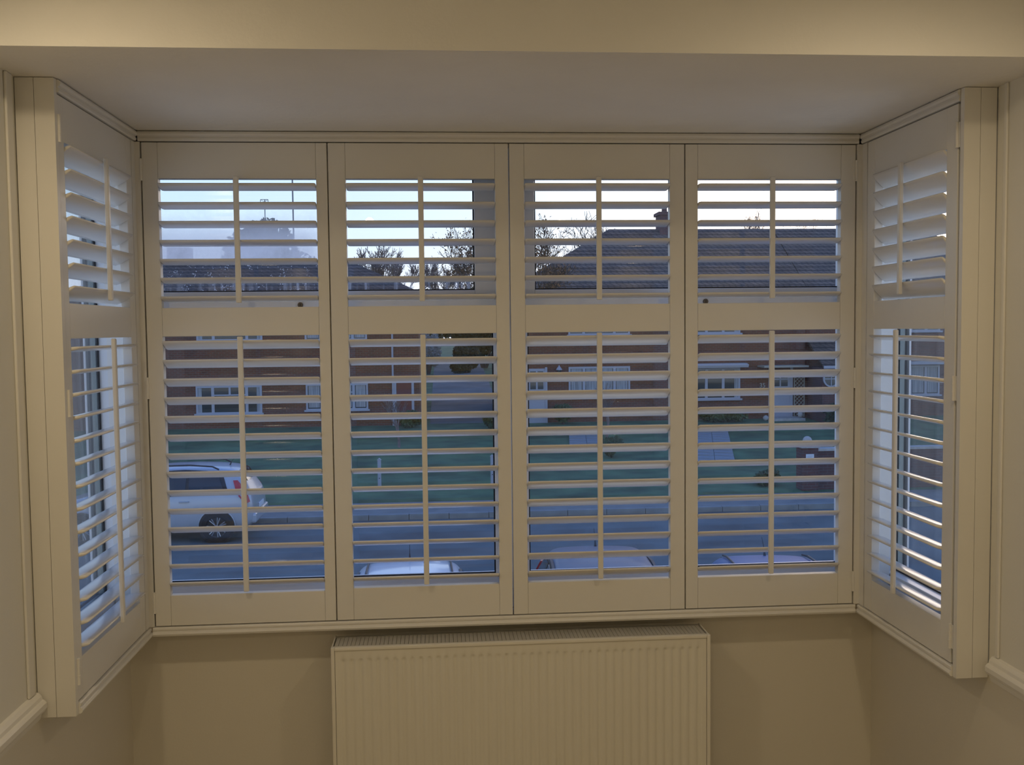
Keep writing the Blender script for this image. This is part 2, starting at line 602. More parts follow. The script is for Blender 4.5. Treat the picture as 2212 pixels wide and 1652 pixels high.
def shutter(label, loc, rz, w, xl, xr, ut, lt, hinge, rod_x=None, lip=False, LO0=0.101, gl=0.0018, gr=0.0018):
    """local axes: x along the panel, y away from the room, z up; front face y = 0"""
    t = thing('window_shutter', label, 'shutter', loc, rz, 'louvred shutter panels in the bay window')
    T = 0.027
    g = 0.0018
    for a, b in ((gl, xl), (xr, w - gr)):
        obj('stile', MB().box(a, b, 0, T, g, H - g), M['white'], t, bevel=0.0016)
    for nm, a, b in (('bottom_rail', g, LO0), ('middle_rail', LO1, UP0), ('top_rail', UP1, H - g)):
        obj(nm, MB().box(xl + 0.0003, xr - 0.0003, 0.0004, T, a, b), M['white'], t, bevel=0.0012)
    if lip:
        obj('meeting_strip', MB().box(w - gr, w + gl, 0.018, T, g, H - g), M['white'], t)
    L = xr - xl - 0.003
    me = louvre_mesh(L)
    for zs, tilt in ((UZ, ut), (LZ, lt)):
        for i, z in enumerate(zs):
            jit = random.uniform(-0.7, 0.7)
            # near edge (towards the room, -y) raised, far edge lowered
            obj('louvre', me, None, t, (xl + 0.0015, T / 2, z), (-math.radians(tilt + jit), 0, 0))
    rx = (xl + xr) / 2 if rod_x is None else rod_x
    for (za, zb, tilt) in ((UP0 + 0.013, UP1 + 0.004, ut), (LO0 + 0.012, LO1 - 0.002, lt)):
        yf = T / 2 - 0.032 * math.cos(math.radians(tilt)) - 0.0015
        dz = 0.032 * math.sin(math.radians(tilt)) * 0.35
        obj('tilt_rod', MB().box(rx - 0.0082, rx + 0.0082, yf - 0.011, yf, za, zb), M['white'], t, bevel=0.003, seg=3)
    for z in (1.385, 0.732, 0.075) if hinge else ():
        hx = {'l': 0.0, 'r': w}[hinge]
        obj('hinge', _hm, None, t, (hx, 0, z))
    return t


random.seed(4)
shutter('wide leftmost front shutter panel, silver estate car seen through its lower louvres', (-1.1, 0, Z0), 0, 0.55, 0.048, 0.515, 11, 23, 'l', lip=True, LO0=0.0955)
shutter('front shutter panel second from left, white car roof behind its lowest louvres', (-0.55, 0, Z0), 0, 0.55, 0.053, 0.507, 11, 20, '', LO0=0.1005)
shutter('front shutter panel third from left, with the most steeply tilted lower louvres', (0.0, 0, Z0), 0, 0.55, 0.047, 0.502, 11, 29, '', lip=True)
shutter('front shutter panel furthest right, porch with round window behind it', (0.55, 0, Z0), 0, 0.55, 0.041, 0.501, 10, 23, 'r')
shutter('narrow shutter panel on left return wall, upper louvres half closed', (-1.116, -0.600, Z0), PI / 2, 0.560, 0.037, 0.512, 31, 9, 'l')
shutter('narrow shutter panel on right return wall, upper louvres nearly closed', (1.1185, -0.040, Z0), -PI / 2, 0.530, 0.052, 0.474, 47, 12, 'r', rod_x=0.250)

# ---- the frame the panels hang in
fr = thing('shutter_surround', 'white painted shutter frame around the bay, wide posts at both ends', 'frame', (0, 0, 0.77))
zf = 0.77


def fprof(inner, outer, sgn):
    """(depth, height) section: beaded face from the panel gap outwards; depth is towards the room = -"""
    a, b = inner, outer
    L = b - a
    return [(0.0880, a), (0.031, a), (0.031, a - 0.010 * sgn), (0.046, a - 0.010 * sgn), (0.046, a - 0.0102 * sgn), (0.0295, a - 0.0102 * sgn),
            (0.0295, a), (-0.005, a), (-0.007, a + 0.12 * L), (-0.007, a + 0.30 * L), (-0.0045, a + 0.36 * L),
            (-0.0045, a + 0.44 * L), (-0.009, a + 0.52 * L), (-0.0115, a + 0.72 * L), (-0.009, a + 0.92 * L), (-0.005, b), (0.0880, b)]


XL, XR = -1.116, 1.1185
XC = 1.1015   # edge of the main opening


def run(name, inner, outer, sgn):
    p = fprof(inner, outer, sgn)
    # front: depth = y
    obj(name, MB().prism([(d, h - zf) for d, h in p], -1.106, 1.106, 'x'), M['white'], fr)
    # left: depth d -> x = XL - d
    obj(name, MB().prism([(max(XL - d, -WX + 0.0005), h - zf) for d, h in p], -0.6025, -0.006, 'y'), M['white'], fr)
    obj(name, MB().prism([(min(XR + d, WX - 0.0005), h - zf) for d, h in p], -0.5825, -0.006, 'y'), M['white'], fr)


run('head_rail', Z0 + H + 0.001, 2.2985, 1)
run('sill_rail', Z0 - 0.001, 0.771, -1)
for s in (-1, 1):
    xo = s * (WX - 0.0005)
    mb = MB()
    xs = XL if s < 0 else XR
    xm = s * XC
    a, b = sorted((xs, xm))
    mb.box(min(xo, xm), max(xo, xm), 0.0, WY - 0.001, 0.801 - zf, 2.267 - zf)                 # behind the corner
    a, b = sorted((xo, xs))
    mb.box(a, b, -0.036, -0.0002, 0.801 - zf, 2.267 - zf)
    a, b = sorted((xm, xs))
    mb.box(min(xm, xs - 0.0 * s), max(xm, xs), -0.0045, 0.0, 0.801 - zf, 2.267 - zf)
    xq = s * (XC - 0.010)
    mb.box(min(xm, xq), max(xm, xq), 0.030, 0.046, 0.801 - zf, 2.267 - zf)                   # stop behind the panel edge
    obj('corner_post', mb, M['white'], fr)
for s, xi, yb in ((-1, -1.114, -0.6030), (1, 1.1165, -0.5840)):
    xo = s * (WX - 0.002)
    xm = s * 1.160
    mb = MB()
    for u0, u1, yy in ((xo, xm + s * 0.0006, yb - 0.0170), (xm - s * 0.0006, xi, yb - 0.0173)):
        a, b = sorted((u0, u1))
        mb.box(a, b, yy, yb, 0.7715 - zf, 2.2985 - zf)
    obj('end_post', mb, M['white'], fr)
    # rebate strip between the post and the hung panel
    xp = XL if s < 0 else XR
    yn = -0.600 if s < 0 else -0.570
    a, b = sorted((xp + s * 0.030, xo))
    obj('post_stop', MB().box(a, b, yb + 0.0002, yn + 0.012, 0.801 - zf, 2.267 - zf), M['white'], fr)

# ================================================================== WINDOWS
YG = 0.126
w1 = empty('window_1', (0, 0.16, 0.80))
w1['kind'] = 'structure'
o0 = Vector((0, 0.16, 0.80))


def wbox(mb, x0, x1, y0, y1, z0, z1):
    return mb.box(x0 - o0.x, x1 - o0.x, y0 - o0.y, y1 - o0.y, z0 - o0.z, z1 - o0.z)


mb = MB()
wbox(mb, -WX, -1.160, 0.089, 0.165, 0.80, CB - 0.001)
wbox(mb, 1.160, WX, 0.089, 0.165, 0.80, CB - 0.001)
wbox(mb, -1.160, 1.160, 0.089, 0.165, 0.80, 0.860)
wbox(mb, -1.160, 1.160, 0.089, 0.165, 2.235, CB - 0.001)
obj('window_frame', mb, M['upvc'], w1, bevel=0.003)
obj('transom', wbox(MB(), -1.160, 1.160, 0.090, 0.165, 1.738, 1.808), M['upvc'], w1, bevel=0.003)
obj('mullion', wbox(MB(), -0.0300, 0.0440, 0.0905, 0.165, 1.808, 2.235), M['upvc'], w1, bevel=0.003)
obj('mullion', wbox(MB(), -0.0300, 0.0440, 0.0905, 0.165, 0.860, 1.738), M['upvc'], w1, bevel=0.003)


def ring(x0, x1, z0, z1, l, r, b, t, y0, y1):
    m_ = MB()
    wbox(m_, x0 - l, x0, y0, y1, z0 - b, z1 + t)
    wbox(m_, x1, x1 + r, y0, y1, z0 - b, z1 + t)
    wbox(m_, x0, x1, y0, y1, z0 - b, z0)
    wbox(m_, x0, x1, y0, y1, z1, z1 + t)
    return m_


for i, (x0, x1, z0, z1, l, r, b, t) in enumerate((
        (-1.098, -0.104, 1.824, 2.178, 0.061, 0.073, 0.0155, 0.056),
        (0.088, 1.097, 1.824, 2.178, 0.043, 0.062, 0.0155, 0.056),
        (-1.100, -0.047, 0.906, 1.722, 0.059, 0.016, 0.045, 0.0155),
        (0.062, 1.098, 0.906, 1.722, 0.017, 0.061, 0.045, 0.0155))):
    nm = 'sash' if i < 2 else 'glazing_bead'
    obj(nm, ring(x0, x1, z0, z1, l, r, b, t, 0.104, 0.150), M['upvc'], w1, bevel=0.002)
    if i >= 2:   # sloping bead that sheds light towards the room
        pl = [(0.1038, z0 - b + 0.001), (0.1038, z0 - 0.002), (0.0905, z0 - b + 0.001)]
        obj('sloping_bead', MB().prism([(u - o0.y, q_ - o0.z) for u, q_ in pl], x0 - l + 0.001, x1 + r - 0.001, 'x'), M['upvc'], w1)
    g = 0.0045
    obj('gasket', ring(x0 + g, x1 - g, z0 + g, z1 - g, g, g, g, g, 0.1165, 0.1235), M['gasket'], w1)
    # one sheet of glass; its material reads pane-local coordinates in world height
    pm = MB().box(x0, x1, -0.002, 0.002, z0, z1)
    obj('pane', pm, M['glass_fog'] if i == 0 else M['glass'], w1, (0, YG - o0.y, -o0.z),
        label='pane misted with condensation and droplets' if i == 0 else None)
for x in (-0.652, 0.640):
    z = 1.781
    k = obj('lock', MB().lathe([(0.0085, 0.0), (0.0085, -0.005), (0.007, -0.0065), (0.001, -0.0065)], axis='y', n=18), M['lock'], w1,
            (x, 0.0898 - o0.y, z - o0.z), smooth=False, label='small round dark key lock')
    obj('keyhole', MB().box(-0.0011, 0.0011, -0.0072, -0.0064, -0.004, 0.004), M['dark'], k)

for s, nm in ((-1, 'window_2'), (1, 'window_3')):
    w = empty(nm, (s * 1.245, 0, 0.80))
    w['kind'] = 'structure'
    ox = s * 1.245

    def sbox(m_, a, b, y0, y1, z0, z1):
        u, v = sorted((s * a - ox, s * b - ox))
        return m_.box(u, v, y0, y1, z0 - 0.80, z1 - 0.80)

    def sring(y0, y1, z0, z1, l, r, b, t, a, c):
        m_ = MB()
        sbox(m_, a, c, y0 - l, y0, z0 - b, z1 + t)
        sbox(m_, a, c, y1, y1 + r, z0 - b, z1 + t)
        sbox(m_, a, c, y0, y1, z0 - b, z0)
        sbox(m_, a, c, y0, y1, z1, z1 + t)
        return m_
    y0, y1, z0, z1 = -0.530, 0.0, 0.906, 2.178
    obj('window_frame', sring(y0, y1, z0, z1, 0.072, 0.165, 0.106, 0.121, 1.2065, 1.2460), M['upvc'], w, bevel=0.002)
    obj('outer_frame', sring(y0 + 0.002, y1 - 0.004, z0, z1, 0.072, 0.165, 0.106, 0.121, 1.2770, 1.2850), M['upvc'], w, bevel=0.002)
    obj('gasket', sring(y0 + 0.005, y1 - 0.006, z0 + 0.005, z1 - 0.005, 0.005, 0.006, 0.005, 0.005, 1.2400, 1.2440), M['gasket'], w)
    obj('spacer_bar', sring(y0 + 0.001, y1 - 0.001, z0 + 0.001, z1 - 0.001, 0.012, 0.012, 0.012, 0.012, 1.2492, 1.2650), M['spacer'], w)
    obj('outer_gasket', sring(y0 + 0.007, y1 - 0.009, z0 + 0.006, z1 - 0.006, 0.020, 0.022, 0.020, 0.020, 1.2685, 1.2750), M['gasket'], w)
    for a in (1.2462, 1.2652):
        obj('pane', sbox(MB(), a, a + 0.0028, y0 - 0.008, y1 + 0.008, z0 - 0.008, z1 + 0.008), M['glass'], w)

# ================================================================== RADIATOR
rd = thing('radiator', 'white pressed steel panel radiator on the wall below the window', 'radiator', (0.0225, 0, 0.145))
RX0, RX1, RZ = -0.583, 0.583, 0.600
NCOL = 43
px0, px1 = RX0 + 0.012, RX1 - 0.012
c0 = RX0 + 0.024
pitch = (RX1 - RX0 - 0.048) / NCOL
xs = [px0, c0 - 0.004]
for k in range(NCOL):
    for q in (0.0, 0.16, 0.30, 0.42, 0.58, 0.70, 0.84):
        xs.append(c0 + (k + q) * pitch)
xs += [c0 + NCOL * pitch, px1]
zs = [0.004, 0.030, 0.036, 0.044, 0.054, 0.066, 0.534, 0.546, 0.553, 0.558, 0.562, 0.566, 0.590]
za = [0.0, 0.0, 0.15, 0.55, 0.9, 1.0, 1.0, 1.0, 1.15, 0.95, 0.4, 0.0, 0.0]
vs, fs = [], []
for j, z in enumerate(zs):
    for x in xs:
        f = ((x - c0) / pitch) % 1.0
        d = 0.0
        if c0 <= x <= c0 + NCOL * pitch:
            d = 0.0048 * (0.5 + 0.5 * math.cos(2 * PI * (f - 0.5))) ** 2.2
        vs.append((x, -0.090 + d * za[j], z))
nx = len(xs)
for j in range(len(zs) - 1):
    for i in range(nx - 1):
        fs.append((j * nx + i, j * nx + i + 1, (j + 1) * nx + i + 1, (j + 1) * nx + i))
mb = MB().add(vs, fs)
obj('front_panel', mb, M['rad'], rd, smooth=True)
rim = MB()
rim.box(RX0, px0 - 0.001, -0.094, -0.078, 0, RZ)
rim.box(px1 + 0.001, RX1, -0.094, -0.078, 0, RZ)
rim.box(px0 - 0.001, px1 + 0.001, -0.094, -0.078, RZ - 0.0095, RZ)
rim.box(px0 - 0.001, px1 + 0.001, -0.094, -0.078, 0, 0.0035)
obj('panel_rim', rim, M['rad'], rd, bevel=0.0025)
for x in (RX0, RX1 - 0.004):
    obj('side_panel', MB().box(x, x + 0.004, -0.0775, 0.040, 0.004, RZ - 0.002), M['rad'], rd, bevel=0.001)
obj('back_panel', MB().box(RX0 + 0.006, RX1 - 0.006, 0.030, 0.042, 0.004, RZ - 0.012), M['rad'], rd)
gr = MB()
gr.box(RX0 + 0.005, RX1 - 0.005, -0.0775, -0.068, RZ - 0.007, RZ - 0.003)
gr.box(RX0 + 0.005, RX1 - 0.005, 0.020, 0.029, RZ - 0.007, RZ - 0.003)
k = 0
x = RX0 + 0.008
while x < RX1 - 0.012:
    gr.box(x, x + 0.0114, -0.068, 0.020, RZ - 0.007, RZ - 0.004)
    x += 0.0125
obj('top_grille', gr, M['radgrille'], rd)
for x in (-0.40, 0.40):
    obj('bracket', MB().box(x - 0.02, x + 0.02, 0.0425, WY - 0.0005, 0.10, 0.50), M['rad'], rd)

# ================================================================== OUTSIDE: GROUND
GZ = -2.55
struct('ground', MB().box(-160, 160, 4.0, 320, GZ - 1.2, GZ - 0.45), M['earth'])
struct('driveway', MB().box(-40, 40, 4.0, 10.4, GZ - 0.4, GZ), M['drive'])
struct('pavement', MB().box(-60, 60, 10.4, 12.2, GZ - 0.4, GZ + 0.01), M['pave'])
struct('road', MB().box(-60, 60, 12.2, 19.2, GZ - 0.4, GZ - 0.09), M['asphalt'])
# far kerb, one stone after the other
kb = empty('kerb', (0, 19.2, GZ))
kb['kind'] = 'structure'
km = MB().box(0.006, 0.909, 0.0, 0.15, -0.3, 0.03).mesh('kerb_stone')
km.materials.append(M['kerb'])
for i in range(34):
    obj('kerb_stone', km, None, kb, (-11.9 + i * 0.915, 0, random.uniform(-0.006, 0.006)))


def lawn_z(y):
    if y < 20.9:
        return GZ + 0.02
    if y < 36:
        return GZ + 0.02 + (y - 20.9) / 15.1 * 0.42
    if y < 70:
        return GZ + 0.44 + (y - 36) * 0.048
    return GZ + 0.44 + 34 * 0.048


struct('pavement', MB().box(-60, 60, 19.36, 20.9, GZ - 0.4, GZ + 0.015), M['pave'])
vs, fs = [], []
ys = [20.9, 24, 28, 32, 36, 70, 130]
for y in ys:
    vs += [(-90, y, lawn_z(y)), (90, y, lawn_z(y))]
for i in range(len(ys) - 1):
    fs.append((2 * i, 2 * i + 1, 2 * i + 3, 2 * i + 2))
n = len(vs)
vs += [(-90, 20.9, GZ - 0.45), (90, 20.9, GZ - 0.45)]
fs.append((0, 1, n + 1, n))
lawn = struct('lawn', MB().add(vs, fs), M['grass'], label='green front lawn rising from the road to the brick houses')
la, lb_ = lawn_z(36.2) + 0.015, lawn_z(69.5) + 0.015
struct('lane', MB().add([(-0.55, 36.2, la), (2.5, 36.2, la), (2.9, 69.5, lb_), (-0.4, 69.5, lb_), (-0.55, 36.2, la - .3), (2.5, 36.2, la - .3), (2.9, 69.5, lb_ - .3), (-0.4, 69.5, lb_ - .3)],
                        [(0, 1, 2, 3), (7, 6, 5, 4), (0, 4, 5, 1), (1, 5, 6, 2), (2, 6, 7, 3), (3, 7, 4, 0)]), M['asphalt'])

# slab paths in front of the right-hand house
sl = [MB().box(0.006, 0.594, 0.006, 0.594, -0.06, 0.02).mesh('slab') for _ in range(1)][0]
sl.materials.append(M['slab'])
for lb, px_, py_, a_, nc, nr in (('short pale slab path on the lawn behind the third front shutter panel', 4.15, 29.2, -0.13, 2, 7),
                                 ('long pale slab path slanting over the lawn to the canopied window', 7.45, 25.6, -0.264, 2, 14)):
    pt = thing('garden_path', lb, 'path', (px_, py_, lawn_z(py_)), a_)
    for i in range(nr):
        for j in range(nc):
            yw = py_ + math.cos(a_) * (i + 0.5) * 0.6
            obj('slab', sl, None, pt, (j * 0.6, i * 0.6, lawn_z(yw) - lawn_z(py_) + 0.035 + random.uniform(-0.005, 0.008)))


# ================================================================== HOUSES
def hip_roof(x0, x1, y0, y1, ze, zr, hipl, hipr, over=0.3):
    """returns a closed roof body"""
    ym = (y0 + y1) / 2
    a, b, c, d = x0 - over, x1 + over, y0 - over, y1 + over
    vs = [(a, c, ze), (b, c, ze), (b, d, ze), (a, d, ze), (a + hipl, ym, zr), (b - hipr, ym, zr)]
    vs += [(a, c, ze - 0.14), (b, c, ze - 0.14), (b, d, ze - 0.14), (a, d, ze - 0.14)]
    fs = [(0, 1, 5, 4), (1, 2, 5), (2, 3, 4, 5), (3, 0, 4), (6, 7, 1, 0), (7, 8, 2, 1), (8, 9, 3, 2), (9, 6, 0, 3), (6, 9, 8, 7)]
    return MB().add(vs, fs)


def house_window(par, x0, x1, z0, z1, splits, y, top=0.0, curtain=True, base=(0, 0, 0), sill=True):
    """frame standing on the face of the wall; splits: x of mullions; top: height of top lights over middle part"""
    fw = 0.075
    mb = MB()
    bx, by, bz = base

    def B(a, b, c, d, e, f):
        mb.box(a - bx, b - bx, c - by, d - by, e - bz, f - bz)
    B(x0, x0 + fw, y - 0.05, y, z0, z1)
    B(x1 - fw, x1, y - 0.05, y, z0, z1)
    B(x0 + fw, x1 - fw, y - 0.05, y, z0, z0 + fw)
    B(x0 + fw, x1 - fw, y - 0.05, y, z1 - fw, z1)
    for sx in splits:
        B(sx - 0.055, sx + 0.055, y - 0.05, y, z0 + fw, z1 - fw)
    if top:
        a = splits[0] + 0.055 if len(splits) > 1 else x0 + fw
        b = splits[-1] - 0.055 if len(splits) > 1 else x1 - fw
        B(a, b, y - 0.05, y, z1 - fw - top - 0.05, z1 - fw - top)
        m = (a + b) / 2
        B(m - 0.04, m + 0.04, y - 0.05, y, z1 - fw - top, z1 - fw)
    if sill:
        B(x0 - 0.06, x1 + 0.06, y - 0.14, y - 0.05, z0 - 0.04, z0 + 0.03)
    f = obj('window', mb, M['render_w'], par)
    edges = [x0 + fw] + [q for sx in splits for q in (sx - 0.055, sx + 0.055)] + [x1 - fw]
    for i in range(0, len(edges), 2):
        a, b = edges[i], edges[i + 1]
        obj('pane', MB().box(a - bx, b - bx, y - 0.02 - by, y - by, z0 + fw - bz, z1 - fw - bz), M['hglass'], f)
        if curtain and (b - a) > 0.2:
            cw = (b - a) * (0.75 if curtain == 'net' else 0.28)
            if curtain == 'net':
                obj('curtain', MB().box(a + 0.03 - bx, b - 0.03 - bx, y - 0.024 - by, y - 0.0205 - by, z0 + fw + 0.04 - bz, z1 - fw - bz), M['curtain'], f)
            elif i in (0, len(edges) - 2):
                a2 = a if i == 0 else b - cw
                obj('curtain', MB().box(a2 - bx, a2 + cw - bx, y - 0.024 - by, y - 0.0205 - by, z0 + fw - bz, z1 - fw - bz), M['curtain'], f)
    return f


HB = GZ + 0.40
YF = 36.0
# ---- left house
hA = thing('brick_house', 'long red brick house on the left across the road, hipped dark roof', 'house', (-8.0, YF, HB))
bA = (-8.0, YF, HB)
obj('wall', MB().box(-15.0 + 8, -0.95 + 8, 0, 8, -0.1, 2.95 - HB), M['brick'], hA)
obj('roof', hip_roof(-15.0 + 8, -0.95 + 8, 0, 8, 2.95 - HB + 0.14, 4.72 - HB, 3.4, 3.3), M['tiles'], hA)
obj('gutter', MB().tube((-15.4 + 8, -0.36, 3.0 - HB), (-0.55 + 8, -0.36, 3.0 - HB), 0.06, n=6), M['black'], hA)
house_window(hA, -9.68, -7.13, -1.54, -0.42, (-9.03, -7.72), YF, top=0.27, curtain='side', base=bA)
house_window(hA, -9.60, -7.06, 1.33, 2.45, (-8.95, -7.66), YF, top=0.27, curtain='side', base=bA)
house_window(hA, -5.42, -2.98, -1.46, -0.40, (-4.80, -3.55), YF, top=0.25, curtain='net', base=bA)
house_window(hA, -5.42, -2.98, 1.30, 2.40, (-4.80, -3.55), YF, top=0.25, curtain='net', base=bA)
house_window(hA, -13.6, -11.4, -1.54, -0.42, (-13.0, -12.0), YF, top=0.27, curtain='side', base=bA)
house_window(hA, -13.6, -11.4, 1.33, 2.45, (-13.0, -12.0), YF, top=0.27, curtain='side', base=bA)
obj('drainpipe', MB().tube((-1.99 + 8, -0.06, 0.0), (-1.99 + 8, -0.06, 2.95 - HB), 0.04, n=8), M['render_w'], hA)
obj('door', MB().box(-1.85 + 8, -1.27 + 8, -0.05, -0.001, 0.02, 1.75), mat('maroon_door', (0.16, 0.035, 0.03), 0.4), hA)
obj('door_frame', MB().box(-1.26 + 8, -1.16 + 8, -0.07, -0.001, 0.02, 1.85).box(-1.95 + 8, -1.86 + 8, -0.07, -0.001, 0.02, 1.85).box(-1.95 + 8, -1.16 + 8, -0.07, -0.001, 1.8501, 1.95), M['render_w'], hA)
obj('chimney', MB().box(-11.6 + 8, -10.7 + 8, 3.6, 4.4, 4.2 - HB, 5.3 - HB), M['brick'], hA)

# ---- right house
hB = thing('brick_house', 'red brick house on the right across the road, tall roof and chimney', 'house', (9.0, YF, HB))
bB = (9.0, YF, HB)
B0, B1 = 2.75, 14.86
obj('wall', MB().box(B0 - 9, B1 - 9, 0, 8, -0.1, 3.02 - HB), M['brick'], hB)
obj('roof', hip_roof(B0 - 9, B1 - 0.305 - 9, 0, 8, 3.02 - HB + 0.14, 6.05 - HB, 5.0, 0.02), M['tiles2'], hB)
obj('gutter', MB().tube((B0 - 0.4 - 9, -0.36, 3.06 - HB), (B1 - 9, -0.36, 3.06 - HB), 0.06, n=6), M['black'], hB)
ch = obj('chimney', MB().box(9.66 - 9, 10.85 - 9, 3.55, 4.45, 5.2 - HB, 6.62 - HB).box(9.58 - 9, 10.93 - 9, 3.48, 4.52, 6.6201 - HB, 6.76 - HB), M['brick_dark'], hB)
for x in (9.95, 10.55):
    obj('chimney_pot', MB().lathe([(0.13, 0), (0.11, 0.3), (0.13, 0.32), (0.1, 0.32)], (x - 9, 4.0, 6.761 - HB), n=10), M['brick_dark'], ch)
house_window(hB, 5.06, 7.57, -1.00, 0.13, (5.68, 6.93), YF, top=0.0, curtain='net', base=bB)
house_window(hB, 5.06, 7.57, 1.40, 2.50, (5.68, 6.93), YF, top=0.0, curtain='net', base=bB)
house_window(hB, 9.98, 12.13, -1.28, 0.02, (10.72, 11.42), YF, top=0.0, curtain='side', base=bB)
house_window(hB, 9.98, 12.13, 1.40, 2.50, (10.72, 11.42), YF, top=0.0, curtain='side', base=bB)
obj('window_canopy', MB().box(9.75 - 9, 12.36 - 9, -0.42, -0.001, 0.035 - HB, 0.10 - HB).box(9.75 - 9, 12.36 - 9, -0.46, -0.002, 0.1005 - HB, 0.155 - HB).box(9.78 - 9, 12.33 - 9, -0.40, -0.002, 0.1555 - HB, 0.20 - HB), M['render_w'], hB)
# left door with two glazed lights
dr = obj('door', MB().box(3.43 - 9, 4.10 - 9, -0.05, -0.001, 0.03, 0.08 - HB).box(3.34 - 9, 3.4295 - 9, -0.08, -0.001, 0.03, 0.13 - HB).box(4.1005 - 9, 4.19 - 9, -0.08, -0.001, 0.03, 0.13 - HB), M['render_w'], hB)
for a in (3.50, 3.80):
    obj('pane', MB().box(a - 9, a + 0.23 - 9, -0.056, -0.0505, -0.75 - HB, -0.02 - HB), M['hglass'], dr)
wl = obj('wall_lamp', MB().lathe([(0.13, 0.0), (0.11, 0.05), (0.03, 0.15), (0.01, 0.2)], (4.66 - 9, -0.16, 0.02 - HB), n=10), M['render_w'], hB, label='white coach lamp beside the left door')
obj('lamp_glass', MB().lathe([(0.05, -0.2), (0.09, 0.0), (0.02, 0.0)], (4.66 - 9, -0.16, 0.0195 - HB), n=10), M['hglass'], wl)
# right door, canopy, number and trellis
obj('door_canopy', MB().box(12.86 - 9, 14.70 - 9, -0.85, -0.001, 0.02 - HB, 0.10 - HB), M['cream_w'], hB)
d2 = obj('door', MB().box(13.42 - 9, 14.22 - 9, -0.05, -0.001, 0.12, -0.10 - HB).box(13.32 - 9, 13.4195 - 9, -0.08, -0.001, 0.12, 0.0 - HB).box(14.2205 - 9, 14.33 - 9, -0.08, -0.001, 0.12, 0.0 - HB), M['render_w'], hB)
for r in range(3):
    for c in range(2):
        a = 13.50 + c * 0.34
        z = -0.20 - r * 0.32
        obj('pane', MB().box(a - 9, a + 0.28 - 9, -0.056, -0.0505, z - 0.26 - HB, z - HB), M['hglass'], d2)
obj('door_step', MB().box(13.1 - 9, 14.55 - 9, -0.9, -0.002, -0.1, 0.119), M['stone'], hB)
for x in (13.02, 14.45):
    obj('step_ball', MB().lathe([(0.01, 0), (0.09, 0.04), (0.12, 0.12), (0.09, 0.2), (0.01, 0.24)], (x - 9, -0.6, 0.12 if 13.1 < x < 14.5 else 0.0), n=10), M['stone'], hB, smooth=True)
fc = bpy.data.curves.new('house_number', 'FONT')
fc.body = '35'
fc.size = 0.26
fc.extrude = 0.01
ft = bpy.data.objects.new('house_number_text', fc)
COL.objects.link(ft)
bpy.context.view_layer.update()
fm = bpy.data.meshes.new_from_object(ft.evaluated_get(bpy.context.evaluated_depsgraph_get()))
bpy.data.objects.remove(ft, do_unlink=True)
fm.materials.clear()
fm.materials.append(M['stone'])
obj('house_number', fm, None, hB, (12.94 - 9, -0.02, -0.82 - HB), (PI / 2, 0, 0), label='pale house number 35')
tr = MB()
tx0, tx1, tz0, tz1 = 14.40, 14.78, -2.05, -0.40
for k in range(-8, 14):
    for sg in (1, -1):
        # diagonal laths clipped to the panel
        c = tz0 + k * 0.16
        p = []
        for q in range(21):
            x = tx0 + (tx1 - tx0) * q / 20
            z = c + sg * (x - tx0) + (0 if sg > 0 else 0.38)
            if tz0 <= z <= tz1:
                p.append((x, z))
        if len(p) > 1:
            tr.tube((p[0][0] - 9, -0.10 - 0.008 * sg, p[0][1] - HB), (p[-1][0] - 9, -0.10 - 0.008 * sg, p[-1][1] - HB), 0.014, n=4)
tr.box(tx0 - 0.03 - 9, tx0 - 9, -0.13, -0.07, tz0 - HB, tz1 - HB)
tr.box(tx1 - 9, tx1 + 0.03 - 9, -0.13, -0.07, tz0 - HB, tz1 - HB)
obj('trellis', tr, M['cream_w'], hB)

# ---- neighbour with the projecting porch
hC = thing('brick_house', 'red brick house at far right with lean-to porch and round window', 'house', (18.0, 34.4, HB))
obj('wall', MB().box(14.87 - 18, 25.4 - 18, YF - 34.4 + 0.001, 8 + YF - 34.4, -0.1, 3.0 - HB), M['brick'], hC)
obj('roof', hip_roof(14.87 + 0.30 - 18, 25.4 - 18, YF - 34.4, 8 + YF - 34.4, 3.0 - HB + 0.16, 6.05 - HB, 0.02, 4.0), M['tiles2'], hC)
obj('porch_wall', MB().box(14.95 - 18, 17.6 - 18, 0, YF - 34.4, -0.1, 0.02 - HB), M['brick_dark'], hC)
pr_ = [(-0.30, 0.10 - HB), (YF - 34.4, 1.25 - HB), (YF - 34.4, 1.10 - HB), (-0.30, 0.0205 - HB)]
obj('porch_roof', MB().prism([(a, b) for a, b in pr_], 14.88 - 18, 17.8 - 18, 'x'), M['tiles'], hC)
obj('fascia', MB().box(14.88 - 18, 17.8 - 18, -0.34, -0.302, 0.0 - HB, 0.11 - HB), M['render_w'], hC)
rw = MB()
cx_, cz_, r0 = 15.30 - 18, -0.42 - HB, 0.27
nseg = 28
vs, fs = [], []
for i in range(nseg):
    t = 2 * PI * i / nseg
    for r, y in ((r0, -0.06), (r0 + 0.06, -0.06), (r0 + 0.06, -0.001), (r0, -0.001)):
        vs.append((cx_ + r * math.cos(t), y, cz_ + r * math.sin(t)))
for i in range(nseg):
    j = (i + 1) % nseg
    for k in range(4):
        fs.append((4 * i + k, 4 * i + (k + 1) % 4, 4 * j + (k + 1) % 4, 4 * j + k))
rw.add(vs, fs)
rw.box(cx_ - 0.018, cx_ + 0.018, -0.055, -0.03, cz_ - r0, cz_ + r0)
rw.box(cx_ - r0, cx_ - 0.0181, -0.055, -0.03, cz_ - 0.018, cz_ + 0.018)
rw.box(cx_ + 0.0181, cx_ + r0, -0.055, -0.03, cz_ - 0.018, cz_ + 0.018)
rwo = obj('window', rw, M['render_w'], hC, label='round white porch window with cross bars')
